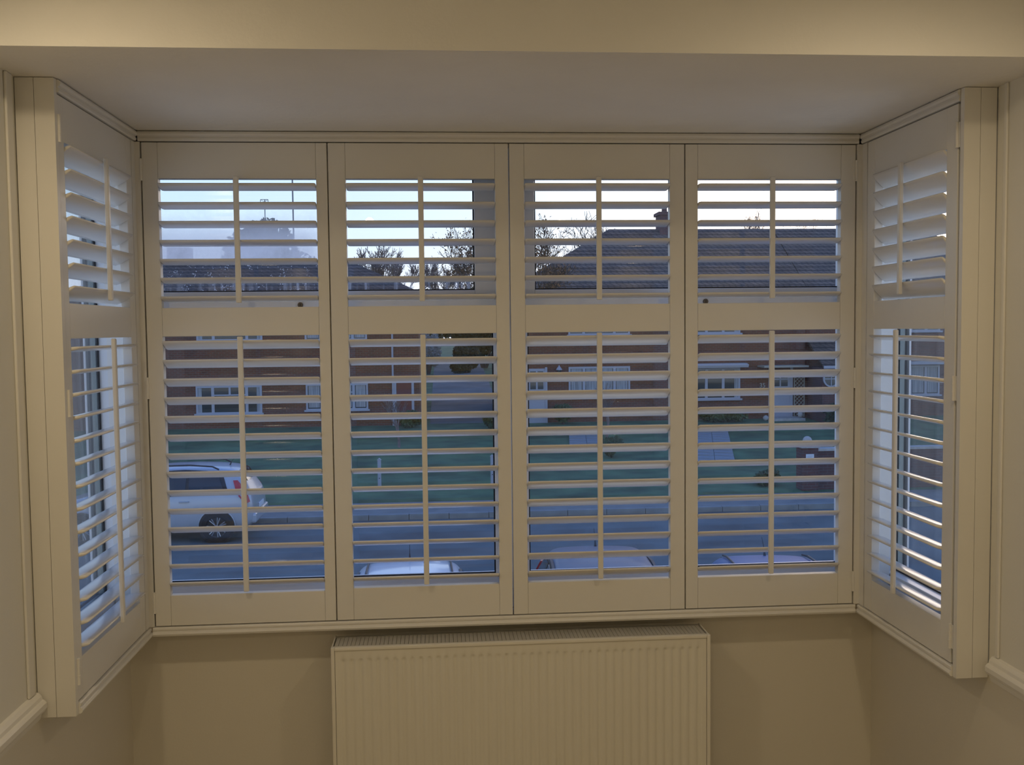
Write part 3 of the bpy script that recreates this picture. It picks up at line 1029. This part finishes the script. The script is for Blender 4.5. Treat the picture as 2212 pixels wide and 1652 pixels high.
obj('pane', MB().lathe([(r0, -0.028), (r0, -0.002), (0.001, -0.002)], (cx_, 0, cz_), axis='y', n=nseg), M['hglass'], rwo)
house_window(hC, 18.7, 20.6, -1.25, 0.0, (19.35, 20.0), YF, curtain='net', base=(18.0, 34.4, HB))
house_window(hC, 18.7, 20.6, 1.40, 2.5, (19.35, 20.0), YF, curtain='net', base=(18.0, 34.4, HB))
obj('lintel', MB().box(18.55 - 18, 20.75 - 18, YF - 34.4 - 0.3, YF - 34.4 - 0.0005, 0.04 - HB, 0.17 - HB), M['render_w'], hC)
hD = thing('brick_house', 'brick house beyond the far right end of the row', 'house', (32.0, YF, HB))
obj('wall', MB().box(-5.0, 8.0, 0, 8, -0.1, 3.0 - HB), M['brick'], hD)
obj('roof', hip_roof(-5.0, 8.0, 0, 8, 3.14 - HB, 5.8 - HB, 4, 4), M['tiles'], hD)
house_window(hD, 28.5, 30.5, -1.25, 0.0, (29.2, 29.9), YF, curtain='net', base=(32.0, YF, HB))
hE = thing('brick_house', 'brick house beyond the far left end of the row', 'house', (-24.0, YF, HB))
obj('wall', MB().box(-7.0, 6.5, 0, 8, -0.1, 2.95 - HB), M['brick_dark'], hE)
obj('roof', hip_roof(-7.0, 6.5, 0, 8, 3.09 - HB, 4.9 - HB, 4, 4), M['tiles'], hE)
house_window(hE, -22.6, -20.4, -1.5, -0.4, (-22.0, -21.0), YF, curtain='net', base=(-24.0, YF, HB))


# ================================================================== CARS
def car(name, label, loc, rz, paint, L=4.4, W=1.72, Hc=1.55, rails=False, roofaerial=True, group=None, dark_roof_strips=True):
    """local axes: rear at x = 0, nose towards +x, z up from the ground"""
    t = thing(name, label, 'car', loc, rz, group)
    k = Hc / 1.56
    q = L / 4.4
    # x, zbot, zbelt, ztop, half width belt, half width top
    S = [(0.00, 0.42, 0.62, 0.66, 0.66, 0.50), (0.03, 0.34, 0.84, 0.90, 0.76, 0.62), (0.10, 0.28, 0.96, 1.02, 0.80, 0.66),
         (0.16, 0.26, 1.00, 1.12, 0.82, 0.66), (0.30, 0.24, 1.02, 1.40, 0.84, 0.60), (0.42, 0.24, 1.02, 1.49, 0.85, 0.585),
         (0.75, 0.23, 1.00, 1.535, 0.86, 0.60), (1.4, 0.22, 0.98, 1.56, 0.86, 0.61), (2.05, 0.22, 0.96, 1.545, 0.86, 0.60),
         (2.55, 0.22, 0.95, 1.47, 0.86, 0.58), (3.05, 0.23, 0.94, 1.16, 0.85, 0.60), (3.30, 0.24, 0.93, 1.00, 0.84, 0.62),
         (3.85, 0.26, 0.82, 0.89, 0.82, 0.60), (4.20, 0.28, 0.68, 0.74, 0.76, 0.52), (4.36, 0.34, 0.55, 0.60, 0.66, 0.42), (4.40, 0.42, 0.50, 0.53, 0.56, 0.36)]
    S = [(x * q, a, b * k, c * k, u * W / 1.72, v * W / 1.72) for x, a, b, c, u, v in S]

    def sec(s):
        x, zb, zl, zt, wb, wt = s
        h = zt - zl
        return [(wb * 0.90, zb), (wb * 0.985, zb + 0.10), (wb, zb + (zl - zb) * 0.45), (wb * 0.995, zb + (zl - zb) * 0.75), (wb * 0.965, zl),
                (wb * 0.965 + (wt - wb * 0.965) * 0.75, zl + h * 0.72), (wt * 0.98, zt - min(0.05, h * 0.16)), (wt * 0.82, zt - min(0.012, h * 0.05)), (wt * 0.4, zt), (0, zt + 0.004)]
    vs, fs = [], []
    n = None
    for s in S:
        half = sec(s)
        ringp = half + [(-y, z) for y, z in half[-2::-1]]
        n = len(ringp)
        vs += [(s[0], y, z) for y, z in ringp]
    for i in range(len(S) - 1):
        for j in range(n - 1):
            fs.append((i * n + j, i * n + j + 1, (i + 1) * n + j + 1, (i + 1) * n + j))
        fs.append((i * n + n - 1, i * n, (i + 1) * n, (i + 1) * n + n - 1))
    fs.append(tuple(range(n)))
    fs.append(tuple(range((len(S) - 1) * n, len(S) * n)))
    body = obj('body', MB().add(vs, fs), paint, t, smooth=True)
    md = body.modifiers.new('smooth', 'SUBSURF')
    md.levels = 1
    md.render_levels = 2

    def at(x):
        for a, b in zip(S, S[1:]):
            if a[0] <= x <= b[0]:
                f = (x - a[0]) / (b[0] - a[0])
                return tuple(u + (v - u) * f for u, v in zip(a, b))
        return S[-1]

    def side_pt(x, f, off=0.012):
        """f: 0 at the belt, 1 near the roof edge"""
        s = at(x)
        h = s[3] - s[2]
        w0 = s[4] * 0.965
        y = w0 + (s[5] - w0) * (0.06 + 0.84 * f)
        z = s[2] + h * (0.06 + 0.80 * f)
        return y + off, z

    def side_panel(nm, outline, m, off=0.012, par=t):
        """outline in (x, f); both sides"""
        for sg in (1, -1):
            mbp = MB()
            pts = []
            for x, f in outline:
                y, z = side_pt(x * q, f, off)
                pts.append((x * q, sg * y, z))
            inner = [(p[0], p[1] - sg * 0.03, p[2]) for p in pts]
            m_ = len(pts)
            mbp.add(pts + inner, [tuple(range(m_)), tuple(range(2 * m_ - 1, m_ - 1, -1))] + [(i, (i + 1) % m_, m_ + (i + 1) % m_, m_ + i) for i in range(m_)])
            obj(nm, mbp, m, par)
    # black surround, then the panes a little proud of it
    side_panel('window_surround', [(0.52, 0.10), (0.60, 0.0), (1.2, -0.04), (2.9, -0.04), (3.0, 0.1), (2.5, 0.98), (2.0, 1.05), (1.4, 1.07), (0.95, 1.03), (0.62, 0.80)], M['black'], 0.008)
    side_panel('side_window', [(0.60, 0.12), (0.66, 0.05), (1.30, 0.02), (1.30, 0.97), (0.98, 0.94), (0.70, 0.74)], M['cglass'], 0.014)
    side_panel('side_window', [(1.36, 0.02), (2.12, 0.02), (2.12, 0.95), (1.36, 0.97)], M['cglass'], 0.014)
    side_panel('side_window', [(2.18, 0.02), (2.86, 0.02), (2.46, 0.88), (2.18, 0.95)], M['cglass'], 0.014)
    # rear screen and windscreen

    def screen(nm, xa, xb, wa, wb):
        rows = []
        for i in range(5):
            x = (xa + (xb - xa) * i / 4) * q
            s = at(x)
            w = wa + (wb - wa) * i / 4
            rows.append([(x, y * s[5] / max(s[5], .01) * W / 1.72, s[3] + 0.004 - 0.02 * (abs(y) / 0.6) ** 2) for y in (-w, -w * .5, 0, w * .5, w)])
        v_ = [p for r in rows for p in r]
        f_ = [(5 * i + j, 5 * i + j + 1, 5 * i + j + 6, 5 * i + j + 5) for i in range(4) for j in range(4)]
        m_ = MB().add(v_, f_)
        o = obj(nm, m_, M['cglass'], t, smooth=True)
        sd_ = o.modifiers.new('thick', 'SOLIDIFY')
        sd_.thickness = 0.008
    screen('rear_screen', 0.155, 0.36, 0.56, 0.50)
    screen('windscreen', 2.58, 3.16, 0.50, 0.54)
    # lamps
    for sg in (1, -1):
        for nm, pts, m in (('tail_lamp', [(0.08, 0.84), (0.17, 0.80), (0.30, 0.96), (0.37, 1.10), (0.43, 1.28), (0.34, 1.28), (0.24, 1.16), (0.13, 1.00)], M['red']),):
            mbp = MB()
            P = []
            for x, z in pts:
                s = at(x * q)
                zz = z * k
                if zz <= s[2]:
                    y = s[4] * 0.985
                else:
                    h = max(s[3] - s[2], .01)
                    y = s[4] * 0.965 + (s[5] - s[4] * 0.965) * min(1, (zz - s[2]) / h)
                P.append((x * q - 0.01, sg * (y + (0.018 if m is M['red'] else 0.024)), zz))
            I = [(p[0] + 0.01, p[1] - sg * 0.05, p[2]) for p in P]
            m_ = len(P)
            mbp.add(P + I, [tuple(range(m_)), tuple(range(2 * m_ - 1, m_ - 1, -1))] + [(i, (i + 1) % m_, m_ + (i + 1) % m_, m_ + i) for i in range(m_)])
            obj(nm, mbp, m, t)
        mbp = MB().box(4.18 * q, 4.27 * q, sg * 0.62 * W / 1.72 - 0.10, sg * 0.62 * W / 1.72 + 0.10, 0.56 * k, 0.68 * k)
        obj('headlamp', mbp, M['clearlamp'], t, bevel=0.03)
        # door mirror and handles
        obj('door_mirror', MB().box(2.78 * q, 2.90 * q, min(sg * 0.86, sg * 1.02) * W / 1.72, max(sg * 0.86, sg * 1.02) * W / 1.72, 0.98 * k, 1.11 * k), paint, t, bevel=0.03)
        for x in (1.28, 2.15):
            obj('door_handle', MB().box(x * q, (x + 0.2) * q, min(sg * 0.855, sg * 0.885) * W / 1.72, max(sg * 0.855, sg * 0.885) * W / 1.72, 0.86 * k, 0.89 * k), paint, t, bevel=0.008)
        if rails:
            y = sg * 0.60 * W / 1.72
            rl = MB()
            pts = [(0.72, 1.50), (0.85, 1.565), (1.3, 1.605), (1.9, 1.60), (2.2, 1.575), (2.3, 1.51)]
            for a, b in zip(pts, pts[1:]):
                rl.tube((a[0] * q, y, a[1] * k), (b[0] * q, y, b[1] * k), 0.017, n=6)
            obj('roof_rail', rl, M['black'], t)
        elif dark_roof_strips:
            y = sg * 0.50 * W / 1.72
            rl = MB()
            pts = [(0.50, 1.497), (0.75, 1.537), (1.4, 1.565), (2.05, 1.55), (2.5, 1.485)]
            for a, b in zip(pts, pts[1:]):
                rl.tube((a[0] * q, y, a[1] * k), (b[0] * q, y, b[1] * k), 0.013, n=6)
            obj('roof_strip', rl, M['black'], t)
    # wheels
    for x in (0.74, 3.40):
        for sg in (1, -1):
            y0 = sg * (W / 2 - 0.20)
            yo = sg * (W / 2 + 0.012)
            R_ = 0.325
            wb_ = MB().lathe([(0.22, y0), (R_ - 0.02, y0), (R_, y0 + sg * 0.03), (R_, yo - sg * 0.03), (R_ - 0.02, yo), (0.225, yo), (0.215, yo - sg * 0.02), (0.215, y0)], (x * q, 0, R_), axis='y', n=28)
            wo_ = obj('wheel', wb_, M['tyre'], t, smooth=False)
            rm = MB().lathe([(0.20, yo - sg * 0.07), (0.213, yo - sg * 0.002), (0.195, yo - sg * 0.008), (0.19, yo - sg * 0.06), (0.01, yo - sg * 0.062)], (x * q, 0, R_), axis='y', n=28)
            obj('rim', rm, M['black'], wo_)
            spk = MB()
            for i in range(7):
                a = 2 * PI * i / 7
                ca, sa = math.cos(a), math.sin(a)
                for d in (-1, 1):
                    a2 = a + d * 0.13
                    spk.tube((x * q + 0.03 * ca, yo - sg * 0.02, R_ + 0.03 * sa), (x * q + 0.205 * math.cos(a2), yo - sg * 0.012, R_ + 0.205 * math.sin(a2)), 0.012, n=5)
            spk.lathe([(0.045, yo - sg * 0.03), (0.04, yo - sg * 0.008), (0.005, yo - sg * 0.006)], (x * q, 0, R_), axis='y', n=12)
            obj('spokes', spk, M['alloy'], wo_)
            # black wheel-arch lip on the body
            ar = MB()
            for i in range(14):
                a, b = PI * i / 14, PI * (i + 1) / 14
                ar.tube((x * q + 0.375 * math.cos(a), sg * (W / 2 - 0.005), R_ + 0.375 * math.sin(a)), (x * q + 0.375 * math.cos(b), sg * (W / 2 - 0.005), R_ + 0.375 * math.sin(b)), 0.012, n=5)
            obj('wheel_arch', ar, paint, t)
            aw = MB()
            aw.lathe([(0.365, sg * (W / 2 - 0.06)), (0.365, sg * (W / 2 - 0.001)), (0.001, sg * (W / 2 - 0.001))], (x * q, 0, R_), axis='y', n=28)
            obj('arch_shadow_gap', aw, M['black'], t)
    obj('rear_bumper', MB().box(-0.035, 0.10, -0.74 * W / 1.72, 0.74 * W / 1.72, 0.36, 0.58 * k), paint, t, bevel=0.05, seg=3)
    obj('number_plate', MB().box(-0.018, -0.001, -0.26, 0.26, 0.62 * k, 0.72 * k), M['notice'], t)
    if roofaerial:
        obj('roof_aerial', MB().tube((0.62 * q, 0, 1.51 * k), (0.58 * q, 0, 1.60 * k), 0.02, 0.006, n=6).tube((0.58 * q, 0, 1.60 * k), (0.45 * q, 0, 1.72 * k), 0.005, 0.003, n=5), M['black'], t)
    return t


car('car', 'pale silver estate car with roof rails parked across the road on the left', (-4.05, 18.11, GZ - 0.09), PI, M['car_pale'], L=4.45, W=1.72, Hc=1.54, rails=True)
car('car', 'white car on the drive directly below, left of the two darker cars', (-0.60, 9.15, GZ), -PI / 2 + 0.02, M['car_white'], L=3.9, W=1.66, Hc=1.52, group='cars on the drive below')
car('car', 'silver grey car on the drive below, middle of the three roofs', (1.80, 9.85, GZ), -PI / 2 - 0.06, M['car_silver'], L=4.3, W=1.70, Hc=1.49, group='cars on the drive below', dark_roof_strips=False)
car('car', 'blue grey car on the drive below, rightmost of the three roofs', (3.80, 9.10, GZ), -PI / 2 - 0.10, M['car_blue'], L=4.1, W=1.68, Hc=1.48, group='cars on the drive below')


# ================================================================== PLANTS
def branches(rng, base, d, length, r, depth, out, spread=0.55, up=0.25, kids=3, minr=0.004, sides=4):
    """recursive tapered limbs; out: list of (p0, p1, r0, r1, depth)"""
    p = Vector(base)
    d = Vector(d).normalized()
    nseg = 3
    for i in range(nseg):
        q = p + d * (length / nseg)
        r1 = max(minr, r * (1 - 0.38 * (i + 1) / nseg))
        r0 = max(minr, r * (1 - 0.38 * i / nseg))
        out.append((p.copy(), q.copy(), r0, r1, depth))
        p = q
        d = (d + Vector((rng.uniform(-.18, .18), rng.uniform(-.18, .18), rng.uniform(-.08, .2)))).normalized()
        if depth > 0 and i >= (1 if depth >= 4 else 0):
            for _ in range(kids if i == nseg - 1 else max(1, kids - 1)):
                a = d.orthogonal().normalized()
                a.rotate(Matrix.Rotation(rng.uniform(0, 2 * PI), 3, d))
                nd = (d * (1 - spread * 0.6) + a * spread * rng.uniform(0.7, 1.3) + Vector((0, 0, up))).normalized()
                branches(rng, p, nd, length * rng.uniform(0.58, 0.78), r * 0.55, depth - 1, out, spread, up, kids, minr, sides)


def bare_tree(label, loc, height, seed, m, depth=5, spread=0.55, minr=0.006, kids=2, r=None, leaves=0, leafmat=None, leafsize=0.05, trunk=0.3, group='bare trees beyond the road'):
    t = thing('bare_tree', label, 'tree', loc, 0, group)
    rng = random.Random(seed)
    out = []
    branches(rng, (0, 0, 0), (0, 0, 1), height * trunk, r or height * 0.02, depth, out, spread=spread, kids=kids, minr=minr)
    zmax = max(s[1].z for s in out)
    k = height / zmax
    tm, bm_ = MB(), MB()
    for a, b, r0, r1, dp in out:
        (tm if dp >= depth - 1 else bm_).tube(a * k, b * k, r0, r1, n=6 if dp >= depth - 1 else 3, cap=False)
    obj('trunk', tm, m, t)
    tw = obj('twigs', bm_, m, t)
    tw['kind'] = 'stuff'
    if leaves:
        lf = MB()
        tips = [s[1] * k for s in out if s[4] <= 1]
        for _ in range(leaves):
            p = rng.choice(tips) + Vector((rng.gauss(0, .12), rng.gauss(0, .12), rng.gauss(0, .12)))
            u = Vector((rng.uniform(-1, 1), rng.uniform(-1, 1), rng.uniform(-1, 1))).normalized()
            v = u.orthogonal().normalized()
            s_ = leafsize * rng.uniform(.6, 1.3)
            lf.add([p - u * s_, p + v * s_ * .6, p + u * s_, p - v * s_ * .6], [(0, 1, 2, 3)])
        o = obj('leaves', lf, leafmat or M['leaf_brown'], t)
        o['kind'] = 'stuff'
    return t


def bush(name, label, cat, loc, rx, ry, rz, nleaf, m, seed, leaf=0.07, stemmat=None, group=None, lumps=7):
    t = thing(name, label, cat, loc, 0, group)
    rng = random.Random(seed)
    mb = MB()
    cs = []
    for _ in range(lumps):
        cs.append((Vector((rng.uniform(-.55, .55) * rx, rng.uniform(-.55, .55) * ry, rz * rng.uniform(.5, 1.35))), rng.uniform(.42, .62)))
    for _ in range(nleaf):
        c, s_ = rng.choice(cs)
        d = Vector((rng.gauss(0, 1), rng.gauss(0, 1), rng.gauss(0, 1))).normalized() * rng.uniform(.75, 1.0)
        p = c + Vector((d.x * rx, d.y * ry, d.z * rz)) * s_
        if p.z < 0.02:
            continue
        u = Vector((rng.uniform(-1, 1), rng.uniform(-1, 1), rng.uniform(-1, 1))).normalized()
        v = u.orthogonal().normalized()
        q = leaf * rng.uniform(.6, 1.4)
        mb.add([p - u * q, p + v * q * .6, p + u * q, p - v * q * .6], [(0, 1, 2, 3)])
    o = obj('foliage', mb, m, t)
    o['kind'] = 'stuff'
    st = MB()
    for c, s_ in cs:
        st.tube((c.x * .1, c.y * .1, -0.02), c, 0.03 * rz + 0.01, 0.01, n=5)
    obj('stem', st, stemmat or M['bark'], t)
    # solid dark heart so that the crown is not see-through
    ht = MB()
    for c, s_ in cs:
        prof = []
        for i in range(7):
            a = -PI / 2 + PI * i / 6
            prof.append((max(0.002, math.cos(a) * s_ * .72), math.sin(a) * s_ * .72))
        n0 = len(ht.v)
        ht.lathe(prof, (0, 0, 0), n=8)
        for i in range(n0, len(ht.v)):
            x, y, z = ht.v[i]
            ht.v[i] = (c.x + x * rx, c.y + y * ry, max(0.0, c.z + z * rz))
    obj('inner_foliage', ht, m, t)
    return t


gz = lawn_z
bare_tree('half bare tree with a few brown leaves between the two brick houses', (2.85, 31.4, gz(31.4)), 5.75 - gz(31.4), 11, M['bark'], depth=6, spread=0.52, minr=0.007, kids=2, leaves=3200, leafsize=0.045, r=0.10, trunk=0.62)
bare_tree('tall bare tree behind the left end of the right-hand roof', (7.5, 47, gz(47)), 7.8 - gz(47), 23, M['bark'], depth=6, spread=0.58, minr=0.012, kids=2, leaves=500, leafsize=0.05, r=0.15)
bare_tree('bare treetop showing just above the right roof ridge', (21.1, 62, gz(62)), 9.6 - gz(62), 31, M['bark_pale_hazed'], depth=6, spread=0.4, minr=0.010, kids=2, r=0.15)
bare_tree('second bare treetop above the ridge, near the right window edge', (27.3, 70, gz(70)), 10.2 - gz(70), 37, M['bark_pale_hazed'], depth=5, spread=0.4, minr=0.010, kids=2, r=0.15)
bare_tree('haze-pale distant bare tree low on the skyline right of the left roof', (-5.8, 100, gz(100)), 10.9 - gz(100), 41, M['bark_pale_hazed'], depth=6, spread=0.5, minr=0.022, kids=2, r=0.25)
bare_tree('haze-pale distant bare tree, right neighbour of the skyline tree', (-2.4, 112, gz(112)), 11.6 - gz(112), 43, M['bark_pale_hazed'], depth=6, spread=0.5, minr=0.022, kids=2, r=0.25)
bare_tree('haze-pale distant bare tree on the skyline nearest the centre mullion', (1.65, 90, gz(90)), 9.0 - gz(90), 47, M['bark_pale_hazed'], depth=6, spread=0.5, minr=0.022, kids=2, r=0.25)
bush('evergreen_tree', 'dark dense treetop above the left roof, beside the two thin masts', 'tree', (-10.9, 60, gz(60)), 3.6, 2.6, 5.2, 9000, M['leaf_dark'], 51, leaf=0.2, lumps=9)
for i, (x, y, w_, h_, lb) in enumerate(((-4.9, 61.5, 2.3, 3.05, 'low hedge tree behind the gap, beside the left roof'), (-1.0, 65, 2.9, 3.1, 'low hedge tree in the middle of the gap between the roofs'),
                                        (2.9, 61.5, 2.3, 3.0, 'low hedge tree behind the brown-leaved tree'), (-8.6, 67, 2.4, 3.0, 'low hedge tree furthest back in the gap'))):
    bush('hedge_tree', lb, 'tree', (x, y, gz(y)), w_, 1.5, h_, 4500, M['leaf_dark'], 60 + i, leaf=0.17, group='hedge trees behind the gap')
# gap between the houses
bush('pale_shrub', 'pale feathery grey shrub up the lane, right of the left house', 'shrub', (-0.75, 57.5, gz(57.5)), 0.85, 0.6, 1.75, 3200, M['plume'], 73, leaf=0.07)
bush('shrub', 'dark evergreen shrub up the lane beside the pale feathery one', 'shrub', (1.6, 58, gz(58)), 1.0, 0.7, 1.05, 3500, M['leaf_dark'], 71, leaf=0.09)
bush('shrub', 'green shrub on the lawn left of the white door', 'shrub', (2.05, 34.2, gz(34.2)), 0.5, 0.4, 0.35, 1600, M['leaf'], 74, leaf=0.07)
bush('shrub', 'low green shrub under the left house door', 'shrub', (-1.35, 35.2, gz(35)), 0.55, 0.5, 0.42, 1500, M['leaf'], 75, leaf=0.06)
bush('shrub', 'leafy shrub beside the white door of the right house', 'shrub', (4.75, 35.4, gz(35)), 0.5, 0.4, 0.5, 1200, M['leaf'], 76, leaf=0.06)
bush('shrub', 'low shrub bed under the canopied window', 'shrub', (11.3, 35.2, gz(35)), 1.0, 0.5, 0.34, 2000, M['leaf'], 77, leaf=0.06)
bush('shrub', 'dark shrub at the foot of the porch wall', 'shrub', (15.2, 33.2, gz(33)), 0.9, 0.6, 0.5, 2000, M['leaf_dark'], 78, leaf=0.07)
bush('shrub', 'small green shrub beside the gate pier', 'shrub', (8.4, 21.9, gz(21.9)), 0.35, 0.35, 0.28, 1200, M['leaf'], 79, leaf=0.05)
bush('shrub', 'small shrub on the lawn in front of the third shutter panel', 'shrub', (5.2, 27.0, gz(27)), 0.4, 0.4, 0.35, 1200, M['leaf'], 80, leaf=0.05)
bare_tree('slim bare sapling on the lawn left of the paving', (-1.55, 30.0, gz(30)), 1.9, 91, M['bark_pale_hazed'], depth=4, spread=0.4, minr=0.006, r=0.05, trunk=0.4, group='saplings on the lawn')
bare_tree('slim bare sapling on the lawn before the right house', (5.6, 30.2, gz(30.2)), 2.1, 93, M['bark_pale_hazed'], depth=4, spread=0.4, minr=0.006, r=0.05, trunk=0.4, group='saplings on the lawn')

# ================================================================== STREET FURNITURE
for x, y, lb in ((-1.78, 22.6, 'white timber post at the lawn edge, left of the two'), (1.20, 22.8, 'white timber post at the lawn edge, right of the two')):
    t = thing('verge_bollard', lb, 'post', (x, y, gz(y)), 0, 'white posts along the lawn edge')
    obj('shaft', MB().box(-0.045, 0.045, -0.045, 0.045, -0.2, 0.78), M['render_w'], t, bevel=0.01)
    obj('cap', MB().prism([(-0.055, 0.7805), (0.055, 0.7805), (0.0, 0.83)], -0.055, 0.055, 'y'), M['render_w'], t)
    for z in (0.30, 0.55):
        obj('bolt', MB().tube((0, -0.052, z), (0, -0.0452, z), 0.014, n=8), M['black'], t)

# roadside wall with a gate pier, stone ball and notice
gw = thing('garden_wall', 'low dark brick wall by the road at right, pier with pale stone ball', 'wall', (9.25, 21.3, GZ))
obj('coping', MB().box(0.22, 8.0, -0.16, 0.16, 1.03, 1.09), M['stone'], gw)
obj('wall_panel', MB().box(0.221, 8.0, -0.11, 0.11, -0.2, 1.0295), M['brick_dark'], gw)
obj('pier', MB().box(-0.21, 0.21, -0.21, 0.21, -0.2, 1.12), M['brick_dark'], gw)
obj('pier_cap', MB().box(-0.25, 0.25, -0.25, 0.25, 1.1205, 1.18), M['stone'], gw, bevel=0.01)
prof = [(0.115 * math.cos(-PI / 2 + PI * i / 10) + 0.001, 0.115 * math.sin(-PI / 2 + PI * i / 10) + 0.29) for i in range(11)]
obj('ball_finial', MB().lathe(prof, n=18), M['stone'], gw, (0, 0, 1.0), smooth=True)
nb = tag(obj('notice_sign', MB().box(-0.105, 0.105, -0.006, 0.006, -0.105, 0.105), M['notice'], None, (9.24, 21.3 - 0.2175, GZ + 0.86)), 'small square white notice fixed to the brick gate pier', 'sign')
ik = MB()
for i in range(5):
    ik.box(-0.075, 0.075 - 0.03 * (i % 2), -0.0072, -0.0061, 0.055 - i * 0.03, 0.062 - i * 0.03)
obj('print_lines', ik, M['ink'], nb)

# thin masts against the sky
t = thing('lamp_mast', 'tall thin dark mast against the sky, right of the aerial', 'pole', (-7.18, 46.0, gz(46)))
obj('shaft', MB().tube((0, 0, -0.2), (0.0, 0, 9.6 - gz(46)), 0.05, 0.035, n=8), M['metal'], t)
t = thing('television_aerial', 'television aerial with small box array on a pole above the left roof', 'aerial', (-7.54, 40.0, 4.80))
obj('mast', MB().tube((0, 0, 0), (0.02, 0, 2.55), 0.022, n=6), M['metal'], t)
ar = MB()
for x in (-0.16, 0.16):
    ar.tube((x, 0, 2.36), (x, 0, 2.56), 0.014, n=5)
for z in (2.36, 2.56):
    ar.tube((-0.16, 0, z), (0.16, 0, z), 0.014, n=5)
ar.tube((-0.16, 0, 2.36), (0.16, 0, 2.56), 0.008, n=5)
ar.tube((0.16, 0, 2.36), (-0.16, 0, 2.56), 0.008, n=5)
obj('array', ar, M['metal'], t)
t = thing('lane_marker', 'slim pale post up the lane between the houses', 'post', (3.3, 57.0, gz(57)))
obj('shaft', MB().tube((0, 0, -0.2), (0, 0, 1.35), 0.06, n=8), M['stone'], t)
obj('knob', MB().lathe([(0.01, 1.3505), (0.09, 1.40), (0.09, 1.47), (0.01, 1.52)], n=10), M['stone'], t)
